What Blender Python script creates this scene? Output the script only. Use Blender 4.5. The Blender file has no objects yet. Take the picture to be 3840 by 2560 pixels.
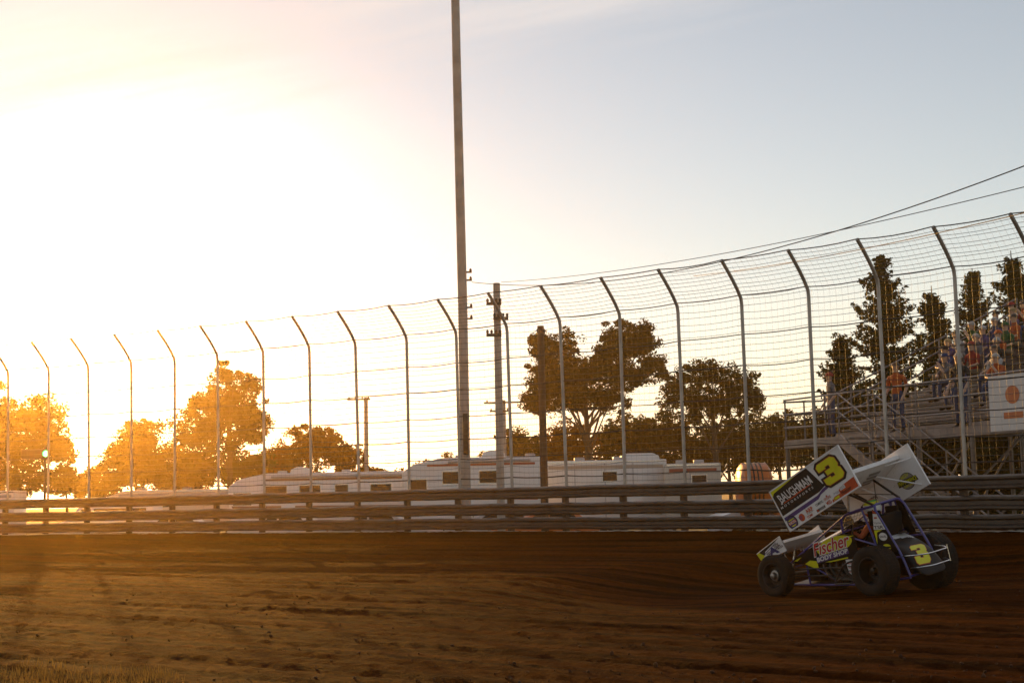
import bpy, bmesh, math, random
from mathutils import Vector, Matrix, noise, Euler
from mathutils.geometry import tessellate_polygon

random.seed(7)
R = math.radians
SC = bpy.context.scene
COL = SC.collection

# ------------------------------------------------------------------ camera
W_PX, H_PX, LENS = 3840.0, 2560.0, 50.0
FPX = W_PX * LENS / 36.0
CAM = Vector((0, 0, 1.5))
PITCH, ROLL = math.atan((1862 - 1280) / FPX), R(1.2)
FW = Vector((0, math.cos(PITCH), math.sin(PITCH)))
_u0 = Vector((0, -math.sin(PITCH), math.cos(PITCH)))
_r0 = Vector((1, 0, 0))
RT = math.cos(ROLL) * _r0 - math.sin(ROLL) * _u0
UP = math.sin(ROLL) * _r0 + math.cos(ROLL) * _u0
cd = bpy.data.cameras.new('camera')
cam = bpy.data.objects.new('camera', cd)
COL.objects.link(cam)
cd.lens, cd.sensor_width = LENS, 36.0
cd.clip_start, cd.clip_end = 0.1, 6000
m = Matrix((RT, UP, -FW)).transposed().to_4x4()
m.translation = CAM
cam.matrix_world = m
SC.camera = cam


def at(x, y, Y):
    """point of the place seen at photo pixel (x, y), Y metres ahead"""
    v = FW + (x - 1920) / FPX * RT + (1280 - y) / FPX * UP
    return CAM + v * (Y / v.y)


# ------------------------------------------------------------------ helpers
def mat(name, col, rough=0.6, metal=0.0, var=0.0, vscale=3.0, bump=0.0, bscale=20.0, spec=0.5, col2=None, dirt=0.0,
        dirtcol=(0.10, 0.06, 0.035), emit=None, estr=0.0, coat=0.0):
    mt = bpy.data.materials.new(name)
    mt.use_nodes = True
    nt = mt.node_tree
    b = nt.nodes['Principled BSDF']
    b.inputs['Roughness'].default_value = rough
    b.inputs['Metallic'].default_value = metal
    b.inputs['Specular IOR Level'].default_value = spec
    b.inputs['Coat Weight'].default_value = coat
    c = (*col, 1)
    b.inputs['Base Color'].default_value = c
    tc = nt.nodes.new('ShaderNodeTexCoord')
    out = None
    if var > 0 or col2:
        n = nt.nodes.new('ShaderNodeTexNoise')
        n.inputs['Scale'].default_value = vscale
        n.inputs['Detail'].default_value = 6
        nt.links.new(tc.outputs['Object'], n.inputs['Vector'])
        mx = nt.nodes.new('ShaderNodeMix')
        mx.data_type = 'RGBA'
        c2 = col2 if col2 else tuple(max(0, k * (1 - var)) for k in col)
        mx.inputs['A'].default_value = c
        mx.inputs['B'].default_value = (*c2, 1)
        rp = nt.nodes.new('ShaderNodeValToRGB')
        rp.color_ramp.elements[0].position = 0.35
        rp.color_ramp.elements[1].position = 0.68
        nt.links.new(n.outputs['Fac'], rp.inputs['Fac'])
        nt.links.new(rp.outputs['Color'], mx.inputs['Factor'])
        out = mx.outputs['Result']
    if dirt > 0:
        n2 = nt.nodes.new('ShaderNodeTexNoise')
        n2.inputs['Scale'].default_value = 4.0
        n2.inputs['Detail'].default_value = 10
        n2.inputs['Roughness'].default_value = 0.7
        nt.links.new(tc.outputs['Object'], n2.inputs['Vector'])
        r2 = nt.nodes.new('ShaderNodeValToRGB')
        r2.color_ramp.elements[0].position = 0.62 - 0.35 * dirt
        r2.color_ramp.elements[1].position = 0.80 - 0.2 * dirt
        nt.links.new(n2.outputs['Fac'], r2.inputs['Fac'])
        m2 = nt.nodes.new('ShaderNodeMix')
        m2.data_type = 'RGBA'
        m2.inputs['A'].default_value = c
        if out:
            nt.links.new(out, m2.inputs['A'])
        m2.inputs['B'].default_value = (*dirtcol, 1)
        mf = nt.nodes.new('ShaderNodeMath')
        mf.operation = 'MULTIPLY'
        mf.inputs[1].default_value = min(1, dirt * 1.3)
        nt.links.new(r2.outputs['Color'], mf.inputs[0])
        nt.links.new(mf.outputs[0], m2.inputs['Factor'])
        out = m2.outputs['Result']
        rm = nt.nodes.new('ShaderNodeMapRange')
        rm.inputs['To Min'].default_value = rough
        rm.inputs['To Max'].default_value = 0.9
        nt.links.new(mf.outputs[0], rm.inputs['Value'])
        nt.links.new(rm.outputs['Result'], b.inputs['Roughness'])
    if out:
        nt.links.new(out, b.inputs['Base Color'])
    if bump > 0:
        nb = nt.nodes.new('ShaderNodeTexNoise')
        nb.inputs['Scale'].default_value = bscale
        nb.inputs['Detail'].default_value = 5
        nt.links.new(tc.outputs['Object'], nb.inputs['Vector'])
        bp = nt.nodes.new('ShaderNodeBump')
        bp.inputs['Strength'].default_value = bump
        bp.inputs['Distance'].default_value = 0.02
        nt.links.new(nb.outputs['Fac'], bp.inputs['Height'])
        nt.links.new(bp.outputs['Normal'], b.inputs['Normal'])
    if emit:
        b.inputs['Emission Color'].default_value = (*emit, 1)
        b.inputs['Emission Strength'].default_value = estr
    return mt


def tag(o, label=None, cat=None, group=None, kind=None):
    if label:
        o['label'] = label
    if cat:
        o['category'] = cat
    if group:
        o['group'] = group
    if kind:
        o['kind'] = kind
    return o


def empty(name, loc=(0, 0, 0), rz=0.0, mtx=None):
    o = bpy.data.objects.new(name, None)
    COL.objects.link(o)
    if mtx is not None:
        o.matrix_world = mtx
    else:
        o.location = loc
        o.rotation_euler = (0, 0, rz)
    o.empty_display_size = 0.2
    return o


class MB:
    def __init__(self):
        self.v, self.f, self.m = [], [], []

    def add(self, vs, fs, mi=0):
        b = len(self.v)
        self.v += [Vector(p) for p in vs]
        for f in fs:
            self.f.append(tuple(i + b for i in f))
            self.m.append(mi)
        return self

    def box(self, c, s, rot=None, mi=0, bev=0.0, seg=2):
        bm = bmesh.new()
        bmesh.ops.create_cube(bm, size=1)
        for v in bm.verts:
            v.co = Vector((v.co.x * s[0], v.co.y * s[1], v.co.z * s[2]))
        if bev > 0:
            bmesh.ops.bevel(bm, geom=list(bm.edges), offset=bev, segments=seg, affect='EDGES', profile=0.5)
        mt = (rot.to_matrix() if isinstance(rot, Euler) else rot) if rot else Matrix.Identity(3)
        vs = [mt @ v.co + Vector(c) for v in bm.verts]
        bm.verts.index_update()
        fs = [[v.index for v in f.verts] for f in bm.faces]
        bm.free()
        return self.add(vs, fs, mi)

    def tube(self, pts, r, n=8, mi=0, closed=False, smooth_pts=0):
        P = [Vector(p) for p in pts]
        if smooth_pts:
            P = rounded(P, smooth_pts)
        k = len(P)
        rs = r if isinstance(r, (list, tuple)) else [r] * k
        if len(rs) != k:
            rs = [rs[0] + (rs[-1] - rs[0]) * i / (k - 1) for i in range(k)]
        t0 = (P[1] - P[0]).normalized()
        a = Vector((0, 0, 1)) if abs(t0.z) < 0.9 else Vector((1, 0, 0))
        nrm = (a - t0 * a.dot(t0)).normalized()
        vs = []
        for i in range(k):
            if closed:
                t = (P[(i + 1) % k] - P[i - 1]).normalized()
            else:
                t = (P[min(i + 1, k - 1)] - P[max(i - 1, 0)]).normalized()
            nrm = (nrm - t * nrm.dot(t))
            nrm = nrm.normalized() if nrm.length > 1e-6 else Vector((1, 0, 0))
            bn = t.cross(nrm)
            for j in range(n):
                an = 2 * math.pi * j / n
                vs.append(P[i] + (nrm * math.cos(an) + bn * math.sin(an)) * rs[i])
        fs = []
        for i in range(k if closed else k - 1):
            i2 = (i + 1) % k
            for j in range(n):
                j2 = (j + 1) % n
                fs.append((i * n + j, i * n + j2, i2 * n + j2, i2 * n + j))
        if not closed:
            fs.append(tuple(range(n - 1, -1, -1)))
            fs.append(tuple((k - 1) * n + j for j in range(n)))
        return self.add(vs, fs, mi)

    def lathe(self, prof, c, axis, n=40, mi=0, mis=None):
        """prof: (h along axis, radius)"""
        ax = Vector(axis).normalized()
        a = Vector((0, 0, 1)) if abs(ax.z) < 0.9 else Vector((1, 0, 0))
        e1 = (a - ax * a.dot(ax)).normalized()
        e2 = ax.cross(e1)
        vs, fs = [], []
        for h, r in prof:
            for j in range(n):
                an = 2 * math.pi * j / n
                vs.append(Vector(c) + ax * h + (e1 * math.cos(an) + e2 * math.sin(an)) * max(r, 1e-4))
        b = len(self.v)
        self.v += vs
        for i in range(len(prof) - 1):
            for j in range(n):
                j2 = (j + 1) % n
                self.f.append((b + i * n + j, b + i * n + j2, b + (i + 1) * n + j2, b + (i + 1) * n + j))
                self.m.append(mis[i] if mis else mi)
        return self

    def plate(self, poly, fn, d0, d1, mi=0, edge=None):
        """flat polygon poly [(a,b)], fn(a,b,d) -> point, between depths d0 and d1"""
        tri = tessellate_polygon([[Vector((p[0], p[1], 0)) for p in poly]])
        n = len(poly)
        vs = [fn(a, b, d1) for a, b in poly] + [fn(a, b, d0) for a, b in poly]
        fs = [tuple(t) for t in tri] + [tuple(i + n for i in reversed(t)) for t in tri]
        self.add(vs, fs, mi)
        b0 = len(self.v) - 2 * n
        for i in range(n):
            j = (i + 1) % n
            self.f.append((b0 + i, b0 + j, b0 + n + j, b0 + n + i))
            self.m.append(mi if edge is None else edge)
        return self

    def flat(self, poly, fn, d, mi=0):
        tri = tessellate_polygon([[Vector((p[0], p[1], 0)) for p in poly]])
        return self.add([fn(a, b, d) for a, b in poly], [tuple(t) for t in tri], mi)

    def text(self, s, fn, d, box, mi=0, fat=0.0, shear=0.0, spacing=1.0):
        """lettering s filling box (a0,b0,a1,b1), optionally a function of (u,v)"""
        vs, fs = text_mesh(s, fat, spacing)
        a0, b0, a1, b1 = box
        out = []
        for u, v in vs:
            out.append(fn(a0 + (a1 - a0) * u + shear * (v - .5), b0 + (b1 - b0) * v, d))
        return self.add(out, fs, mi)

    def build(self, name, mats, parent=None, xf=None, sharp=35, smooth=True, fixn=True):
        me = bpy.data.meshes.new(name)
        vs = [xf @ v for v in self.v] if xf is not None else self.v
        me.from_pydata([tuple(v) for v in vs], [], self.f)
        if not isinstance(mats, (list, tuple)):
            mats = [mats]
        for q in mats:
            me.materials.append(q)
        me.polygons.foreach_set('material_index', self.m)
        if fixn:
            bm = bmesh.new()
            bm.from_mesh(me)
            bmesh.ops.recalc_face_normals(bm, faces=bm.faces)
            bm.to_mesh(me)
            bm.free()
        if smooth:
            me.polygons.foreach_set('use_smooth', [True] * len(me.polygons))
            me.set_sharp_from_angle(angle=R(sharp))
        me.update()
        o = bpy.data.objects.new(name, me)
        COL.objects.link(o)
        if parent is not None:
            o.parent = parent
        return o


def rounded(P, rad, n=4):
    out = [P[0]]
    for i in range(1, len(P) - 1):
        a, b, c = P[i - 1], P[i], P[i + 1]
        ra = min(rad, (a - b).length * .45, (c - b).length * .45)
        p0 = b + (a - b).normalized() * ra
        p1 = b + (c - b).normalized() * ra
        for k in range(n + 1):
            t = k / n
            out.append(p0 * (1 - t) ** 2 + b * 2 * t * (1 - t) + p1 * t * t)
    out.append(P[-1])
    return out


_TC = {}


def text_mesh(s, fat=0.0, spacing=1.0):
    key = (s, fat, spacing)
    if key not in _TC:
        cu = bpy.data.curves.new('txt', 'FONT')
        cu.body = s
        cu.offset = fat
        cu.space_character = spacing
        cu.resolution_u = 3
        o = bpy.data.objects.new('txt', cu)
        COL.objects.link(o)
        dg = bpy.context.evaluated_depsgraph_get()
        me = bpy.data.meshes.new_from_object(o.evaluated_get(dg))
        vs = [(v.co.x, v.co.y) for v in me.vertices]
        fs = [tuple(p.vertices) for p in me.polygons]
        bpy.data.objects.remove(o)
        bpy.data.curves.remove(cu)
        bpy.data.meshes.remove(me)
        x0, x1 = min(v[0] for v in vs), max(v[0] for v in vs)
        y0, y1 = min(v[1] for v in vs), max(v[1] for v in vs)
        vs = [((x - x0) / (x1 - x0), (y - y0) / (y1 - y0)) for x, y in vs]
        _TC[key] = (vs, fs)
    return _TC[key]


def circle(cx, cy, rx, ry=None, n=28):
    ry = rx if ry is None else ry
    return [(cx + rx * math.cos(2 * math.pi * i / n), cy + ry * math.sin(2 * math.pi * i / n)) for i in range(n)]


def grow(poly, d):
    """offset a closed polygon outwards"""
    n = len(poly)
    area = sum(poly[i][0] * poly[(i + 1) % n][1] - poly[(i + 1) % n][0] * poly[i][1] for i in range(n))
    sg = 1 if area > 0 else -1
    out = []
    for i in range(n):
        a, b, c = Vector(poly[i - 1]), Vector(poly[i]), Vector(poly[(i + 1) % n])
        e1, e2 = (b - a).normalized(), (c - b).normalized()
        n1, n2 = Vector((e1.y, -e1.x)) * sg, Vector((e2.y, -e2.x)) * sg
        k = (n1 + n2)
        k = k / max(0.35, 1 + n1.dot(n2))
        out.append(tuple(b + k * d))
    return out


THREE = [(0, .68), (0, .90), (.12, 1), (.84, 1), (1, .87), (1, .59), (.92, .5), (1, .41), (1, .13), (.84, 0), (.12, 0), (0, .10),
         (0, .32), (.38, .32), (.38, .24), (.60, .24), (.60, .40), (.28, .40), (.28, .60), (.60, .60), (.60, .76), (.38, .76), (.38, .68)]
THREE_OUT = [(-.11, .575), (-.11, .95), (.07, 1.11), (.89, 1.11), (1.11, .92), (1.11, .57), (1.06, .5), (1.11, .43), (1.11, .08), (.89, -.11), (.07, -.11), (-.11, .05),
             (-.11, .425), (.17, .425), (.17, .575)]


def spline(pts, x):
    """monotone cubic through pts at x"""
    n = len(pts)
    if x <= pts[0][0]:
        s = (pts[1][1] - pts[0][1]) / (pts[1][0] - pts[0][0])
        return pts[0][1] + s * (x - pts[0][0])
    if x >= pts[-1][0]:
        s = (pts[-1][1] - pts[-2][1]) / (pts[-1][0] - pts[-2][0])
        return pts[-1][1] + s * (x - pts[-1][0])
    i = max(k for k in range(n - 1) if pts[k][0] <= x)
    def sl(k):
        k0, k1 = max(0, k - 1), min(n - 1, k + 1)
        return (pts[k1][1] - pts[k0][1]) / (pts[k1][0] - pts[k0][0])
    h = pts[i + 1][0] - pts[i][0]
    t = (x - pts[i][0]) / h
    return ((2 * t ** 3 - 3 * t ** 2 + 1) * pts[i][1] + (t ** 3 - 2 * t ** 2 + t) * h * sl(i)
            + (-2 * t ** 3 + 3 * t ** 2) * pts[i + 1][1] + (t ** 3 - t ** 2) * h * sl(i + 1))


WALL = [(-75, 59), (-45, 56.5), (-30, 53), (-17.5, 48), (-5, 41.2), (2.9, 35.4), (9.2, 29.6), (14, 24), (20, 15), (27, 2), (33, -12)]
wally = lambda x: spline(WALL, x)
# arc-length table of the wall
_AL = []
_x, _acc = -75.0, 0.0
_pp = Vector((_x, wally(_x)))
while _x < 30:
    _AL.append((_acc, _x))
    _x += 0.1
    q = Vector((_x, wally(_x)))
    _acc += (q - _pp).length
    _pp = q


def wall_at(s):
    """(point, inward normal) at arc length s"""
    lo = min(range(0, len(_AL) - 1), key=lambda i: abs(_AL[i][0] - s)) if s < 0 or s > _AL[-1][0] else None
    if lo is None:
        a, b = 0, len(_AL) - 1
        while b - a > 1:
            mid = (a + b) // 2
            if _AL[mid][0] <= s:
                a = mid
            else:
                b = mid
        t = (s - _AL[a][0]) / (_AL[b][0] - _AL[a][0])
        x = _AL[a][1] + t * (_AL[b][1] - _AL[a][1])
    else:
        x = _AL[lo][1]
    d = Vector((0.2, wally(x + .1) - wally(x - .1), 0)).normalized()
    return Vector((x, wally(x), 0)), Vector((d.y, -d.x, 0))


def s_of_x(x):
    return min(_AL, key=lambda e: abs(e[1] - x))[0]


# ------------------------------------------------------------------ materials
M = {}
M['white'] = mat('white_paint', (.74, .73, .72), .28, coat=.3, var=.10, vscale=6, dirt=.22, dirtcol=(.30, .22, .15))
M['wing_white'] = mat('wing_white', (.78, .76, .76), .42, var=.08, vscale=3, dirt=.22, dirtcol=(.32, .25, .18))
M['black'] = mat('gloss_black', (.012, .010, .009), .38, coat=.05, spec=.35, var=.3, dirt=.22, dirtcol=(.05, .032, .02))
M['wing_black'] = mat('wing_black', (.014, .012, .011), .45, var=.2, dirt=.15, dirtcol=(.05, .032, .02))
M['yellow'] = mat('fluorescent_yellow', (.70, .66, .02), .4, var=.12, vscale=5, dirt=.10, dirtcol=(.28, .2, .06))
M['red'] = mat('red_paint', (.50, .025, .02), .4, var=.15)
M['orange_red'] = mat('orange_red_paint', (.52, .085, .03), .42, var=.12, dirt=.12, dirtcol=(.25, .1, .05))
M['purple'] = mat('purple_vinyl', (.10, .06, .20), .4, var=.15)
M['navy'] = mat('navy_vinyl', (.06, .05, .16), .4, var=.1)
M['frame'] = mat('blue_frame_paint', (.060, .052, .24), .33, coat=.4, var=.15, dirt=.16, dirtcol=(.09, .06, .04))
M['chrome'] = mat('polished_metal', (.75, .73, .70), .22, 1.0, var=.1)
M['steel'] = mat('dull_steel', (.34, .32, .30), .45, 1.0, var=.3, dirt=.3)
M['dark_metal'] = mat('dark_metal', (.06, .055, .05), .45, .7, var=.3, dirt=.3)
M['rubber'] = mat('tyre_rubber', (.020, .017, .014), .8, var=.3, vscale=9, bump=.3, bscale=60, dirt=.45, dirtcol=(.050, .026, .012), spec=.2)
M['rim'] = mat('black_rim', (.03, .027, .025), .32, .6, var=.2, dirt=.25)
M['gold'] = mat('gold_hub', (.55, .36, .07), .35, 1.0, var=.2, dirt=.2)
M['seat'] = mat('black_vinyl', (.008, .007, .006), .7, var=.2, spec=.2)
M['ltext'] = mat('letter_white', (.72, .70, .69), .4)
M['dtext'] = mat('letter_black', (.02, .018, .018), .45)
M['gtext'] = mat('letter_grey', (.25, .23, .22), .5)

# ------------------------------------------------------------------ the race car
RB = Matrix(((-0.52985, -0.84631, -0.05497), (0.84654, -0.53169, 0.026), (-0.05123, -0.03276, 0.99815)))
TB = Vector((6.06, 22.4353, -0.0909))
car = empty('race_car', mtx=Matrix.Translation(TB) @ RB.to_4x4())
tag(car, 'winged dirt race car, black, white and yellow with blue roll cage and number 3', 'race car')
bpy.context.view_layer.update()
PIV = Vector((0, 0, .45))
CH = Matrix.Translation(PIV) @ Matrix.Rotation(R(-8), 4, 'X') @ Matrix.Translation(-PIV)          # the body leans on its springs
MW = Matrix(((0.93003, -0.10708, 0.35155), (0.04038, 0.98059, 0.19188), (-0.36527, -0.16425, 0.9163)))
WG = Matrix.Translation((0.2829, 0.2489, 2.4387)) @ MW.to_4x4()                                    # the tilted top wing

FRM = .0175


def sym(pts):
    return [(x, -y, z) for x, y, z in pts]


fr = MB()
hoopL = [(-.40, .33, .30), (-.31, .33, .61), (-.21, .33, .83), (.045, .325, 1.34), (.09, .27, 1.42)]
fr.tube(hoopL + sym(hoopL)[::-1], FRM * 1.15, 10, smooth_pts=.07)
for sg in (1, -1):
    S = (lambda p: p) if sg == 1 else sym
    fr.tube(S([(.08, .30, 1.405), (.40, .315, 1.365), (.72, .32, 1.295), (.81, .33, 1.23), (.83, .33, 1.02)]), FRM * 1.1, 10, smooth_pts=.06)
    fr.tube(S([(.80, .33, 1.245), (2.17, .31, .57), (2.33, .29, .44)]), FRM, 10, smooth_pts=.05)
    fr.tube(S([(.34, .315, 1.37), (.16, .335, .80)]), FRM, 8)
    fr.tube(S([(2.33, .29, .20), (1.8, .33, .19), (.6, .36, .19), (-.40, .33, .28)]), FRM, 8)
    fr.tube(S([(1.8, .33, .76), (1.8, .33, .19)]), FRM * .9, 8)
    fr.tube(S([(1.8, .34, .55), (1.45, .34, .40), (1.05, .34, .19)]), FRM * .9, 8)
    fr.tube(S([(.83, .33, 1.05), (.82, .35, .19)]), FRM, 8)
    fr.tube(S([(.16, .335, .80), (.14, .35, .19)]), FRM, 8)
    fr.tube(S([(-.21, .33, .82), (.16, .335, .80), (.83, .33, .98)]), FRM * .9, 8)
    fr.tube(S([(2.33, .29, .46), (2.33, .29, .19)]), FRM, 8)
    fr.tube(S([(-.31, .33, .60), (.14, .34, .60)]), FRM * .9, 8)
fr.tube([(.72, .32, 1.295), (.72, -.32, 1.295)], FRM, 8)
fr.tube([(.83, .33, 1.03), (.83, -.33, 1.03)], FRM, 8)
fr.tube([(2.33, .29, .45), (2.33, -.29, .45)], FRM, 8)
fr.tube([(-.40, .33, .30), (-.40, -.33, .30)], FRM, 8)
# right-hand cockpit window tubes
fr.tube([(.47, -.32, 1.345), (.60, -.335, .98)], FRM * .9, 8)
fr.tube([(.30, -.32, 1.38), (.38, -.335, .84)], FRM * .9, 8)
fr.tube([(.22, -.32, 1.39), (.10, -.335, .84)], FRM * .9, 8)
fr.tube([(.365, -.33, 1.12), (.15, -.33, 1.12)], FRM * .8, 8)
fr.tube([(.40, -.33, .92), (.08, -.33, .90)], FRM * .9, 8)
fr.build('roll_cage', M['frame'], car, CH)

# --- wing
K = .922
BL, BH, HY = 1.83 * K, .77 * K, .76 * K


def foil_z(t):
    return -.452 - .155 * math.sin(math.pi * min(1, t * 1.02)) ** .85


fo = MB()
NX = 22
top, bot = [], []
for i in range(NX + 1):
    t = i / NX
    x = .136 + t * 1.44
    bot.append((x, foil_z(t)))
    top.append((x, -.425 - .075 * math.sin(math.pi * t) + (.05 * t * t)))
loop = bot + top[::-1]
n = len(loop)
ny = 8
vs, fs = [], []
for j in range(ny + 1):
    y = -HY + .012 + (2 * HY - .024) * j / ny
    vs += [(x, y, z) for x, z in loop]
for j in range(ny):
    for i in range(n):
        i2 = (i + 1) % n
        fs.append((j * n + i, j * n + i2, (j + 1) * n + i2, (j + 1) * n + i))
fo.add(vs, fs)
fo.box((.128, 0, -.437), (.016, 2 * HY - .03, .062), mi=0)
fo_o = fo.build('wing_foil', [M['wing_white'], M['gtext'], M['dtext'], M['yellow']], car, WG)
# dark emblem under the foil
em = MB()


def under(a, b, d):      # a: towards the front, b: across
    t = max(0, min(1, (a - .136) / 1.44))
    return Vector((a, b, foil_z(t) - d))


for k in range(4):
    em.flat([(.30 + .09 * k, -.34), (.37 + .09 * k, -.34), (.37 + .09 * k, -.06 - .03 * (k % 2)), (.30 + .09 * k, -.03)], under, .004, 0)
em.build('wing_emblem', M['gtext'], fo_o, WG)


def lboard(u, v, d):      # u 0 front .. 1 rear, v 0 top .. 1 bottom
    return Vector((BL * (1 - u), HY + d, -BH * v))


wp_ = MB()
wp_.plate([(0, 0), (1, 0), (1, 1), (0, 1)], lboard, -.006, .006)
for a, b in (((0, 0), (1, 0)), ((1, 0), (1, 1)), ((0, 1), (1, 1)), ((0, 0), (0, 1))):      # folded flanges
    p, q = lboard(*a, 0), lboard(*b, 0)
    c = (p + q) / 2
    L = (q - p).length
    hz = abs(p.z - q.z) < .01
    wp_.box(c + Vector((0, 0, 0)), (L + .02 if hz else .022, .030, .022 if hz else L + .02))
for u in (.60,):
    wp_.tube([lboard(u + .00, .02, .003), lboard(u + .11, .55, .003)], .008, 6)
    wp_.tube([lboard(.62, .66, .003), lboard(.665, .98, .003)], .007, 6)
lb = wp_.build('wing_side_panel', M['wing_white'], car, WG)
lb['label'] = 'left wing panel with black field, big yellow 3 and sponsor lettering'
gr = MB()
gr.flat([(.0, .012), (.542, .012), (.63, .513), (.684, .553), (.55, .62), (0, .628)], lboard, .008, 0)
gr.flat([(.0, .0125), (.425, .0125), (.041, .083), (.012, .131), (0, .16)], lboard, .0095, 1)
gr.flat([(0, .68), (.51, .665), (.60, .605), (.70, .585), (.665, .655), (.55, .69), (.50, .745), (.147, .765), (0, .765)], lboard, .008, 2)
gr.flat([(.988, .752), (.83, .77), (.78, .80), (.71, .875), (.64, .925), (.63, .985), (.988, .985)], lboard, .008, 3)
gr.build('painted_panel', [M['wing_black'], M['yellow'], M['purple'], M['orange_red']], lb, WG)
nm = MB()
T3 = [(.66 + .25 * x - .03 * (y - .5), .635 - .535 * y) for x, y in THREE]
T3p = [(p[0] * BL, p[1] * BH) for p in T3]


def lb2(a, b, d):
    return lboard(a / BL, b / BH, d)


T3o = [((.66 + .25 * x - .03 * (y - .5)) * BL, (.635 - .535 * y) * BH) for x, y in THREE_OUT]
nm.flat(T3o, lb2, .011, 1)
nm.flat(grow(T3p, .009), lb2, .0125, 2)
nm.flat(T3p, lb2, .014, 0)
nm.build('race_number', [M['yellow'], M['wing_black'], M['orange_red']], lb, WG)
lt = MB()
lt.text('BAUGHMAN', lboard, .012, (.065, .372, .53, .165), 0, fat=.016, shear=-.02)
lt.flat([(.062, .36), (.062, .40), (.085, .40), (.085, .36)], lboard, .0118, 0)
lt.flat([(.505, .20), (.505, .41), (.53, .20)], lboard, .0118, 0)
lt.flat([(.10, .382), (.27, .382), (.285, .362), (.50, .362), (.50, .345 + .04), (.30, .395), (.28, .405), (.10, .405)], lboard, .0115, 1)
lt.text('MOTORSPORTS', lboard, .012, (.035, .485, .51, .432), 0, fat=.012, spacing=1.75)
# sponsor decals
lt.flat(circle(.080 * BL, .865 * BH, .112), lb2, .0115, 2)
lt.flat(circle(.080 * BL, .865 * BH, .098), lb2, .0125, 3)
lt.flat([(.028, .83), (.132, .83), (.132, .895), (.028, .895)], lboard, .0132, 1)
lt.text('NOS', lboard, .0142, (.036, .895, .124, .83), 0, fat=.02, shear=-.012)
lt.flat([(.045, .785), (.115, .785), (.125, .81), (.035, .81)], lboard, .0132, 4)
lt.flat([(.045, .93), (.115, .93), (.1, .955), (.06, .955)], lboard, .0132, 4)
lt.flat(circle(.212 * BL, .885 * BH, .062), lb2, .0115, 1)
lt.text('VP', lboard, .0125, (.175, .935, .222, .835), 5, fat=.02, shear=-.01)
lt.text('ARP', lboard, .0115, (.285, .88, .385, .785), 1, fat=.03, shear=-.012)
lt.flat([(.285, .892), (.385, .892), (.385, .897), (.285, .897)], lboard, .0115, 2)
lt.text('COMP', lboard, .0115, (.27, .985, .35, .925), 1, fat=.03, shear=-.01)
lt.text('COMETIC', lboard, .0115, (.43, .86, .535, .805), 2, fat=.015, shear=-.01)
lt.flat([(.41, .925), (.53, .925), (.53, .985), (.41, .985)], lboard, .0112, 2)
lt.flat(circle(.425 * BL, .955 * BH, .018), lb2, .0125, 1)
lt.text('HOUSTON', lboard, .0125, (.45, .952, .52, .933), 0)
lt.text('BEARINGS', lboard, .0125, (.45, .978, .52, .958), 0)
lt.flat([(.57, .80), (.64, .80), (.645, .835), (.565, .835)], lboard, .0111, 0)
lt.text('DRYDENE', lboard, .0115, (.555, .86, .645, .80), 1, fat=.02)
lt.flat(circle(.60 * BL, .785 * BH, .016), lb2, .0115, 1)
lt.text('MSD', lboard, .0115, (.56, .975, .625, .89), 1, fat=.03, shear=-.01)
lt.flat([(.68, .785), (.76, .785), (.76, .895), (.68, .895)], lboard, .0112, 0)
lt.text('Auto', lboard, .0122, (.688, .85, .725, .815), 5)
lt.text('Lite', lboard, .0122, (.722, .87, .755, .81), 5)
lt.flat([(.78, .775), (.85, .775), (.85, .855), (.78, .855)], lboard, .0112, 0)
lt.text('SLICK', lboard, .0122, (.785, .81, .843, .785), 2)
lt.text("WOODY'S", lboard, .0122, (.785, .845, .845, .82), 2)
lt.flat([(.66, .915), (.735, .915), (.735, .965), (.66, .965)], lboard, .0112, 4)
lt.text('K', lboard, .0122, (.664, .96, .685, .92), 1, fat=.03)
lt.text('Hoosier', lboard, .0122, (.775, .955, .905, .865), 2, fat=.012)
lt.build('lettering', [M['ltext'], M['orange_red'], M['dtext'], M['navy'], M['yellow'], M['purple']], lb, WG)

RX, RZ = -.127, -.338


def rboard(u, v, d):
    return Vector((RX + BL * (1 - u), -HY + d, RZ - BH * v))


rp = MB()
rp.plate([(0, 0), (1, 0), (1, 1), (0, 1)], rboard, -.006, .006)
for a, b in (((0, 0), (1, 0)), ((1, 0), (1, 1)), ((0, 1), (1, 1)), ((0, 0), (0, 1))):
    p, q = rboard(*a, 0), rboard(*b, 0)
    c = (p + q) / 2
    L = (q - p).length
    hz = abs(p.z - q.z) < .01
    rp.box(c, (L + .02 if hz else .022, .032, .022 if hz else L + .02))
rb = rp.build('wing_side_panel', M['wing_white'], car, WG)
rb['label'] = 'right wing panel, inner face white with an oval oil decal'
lt = MB()


def rb2(a, b, d):       # a metres towards the front, b metres up, about the decal's middle
    return Vector((.221 - a, -HY + d, -.83 + b))


lt.flat(circle(0, 0, .155, .135), rb2, .009, 0)
lt.flat(circle(0, 0, .145, .125), rb2, .0105, 2)
lt.flat([(-.205, -.035), (-.19, .06), (.20, .015), (.215, -.07)], rb2, .012, 0)
lt.text('HIGH', rb2, .0135, (-.085, .055, .075, .115), 1, fat=.02, shear=.02)
PF = lambda a, b, d: rb2(a, b - a * .11, d)
lt.text('PERFORMANCE', PF, .0135, (-.185, -.035, .195, .03), 1, fat=.018)
lt.text('LUBRICANTS', PF, .0135, (-.11, -.095, .11, -.055), 1, fat=.012)
CP = lambda a, b, d: Vector((1.14 - a, -HY + d, -.80 + b))
lt.text('CHAMPION', CP, .0135, (-.05, -.02, .24, .05), 0, fat=.012)
lt.flat([(-.20, -.06), (-.11, .03), (-.03, .03), (-.03, -.02), (-.10, -.09)], CP, .0105, 0)
lt.flat([(-.15, -.05), (-.10, .005), (-.06, .005), (-.09, -.06)], CP, .012, 1)
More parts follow.
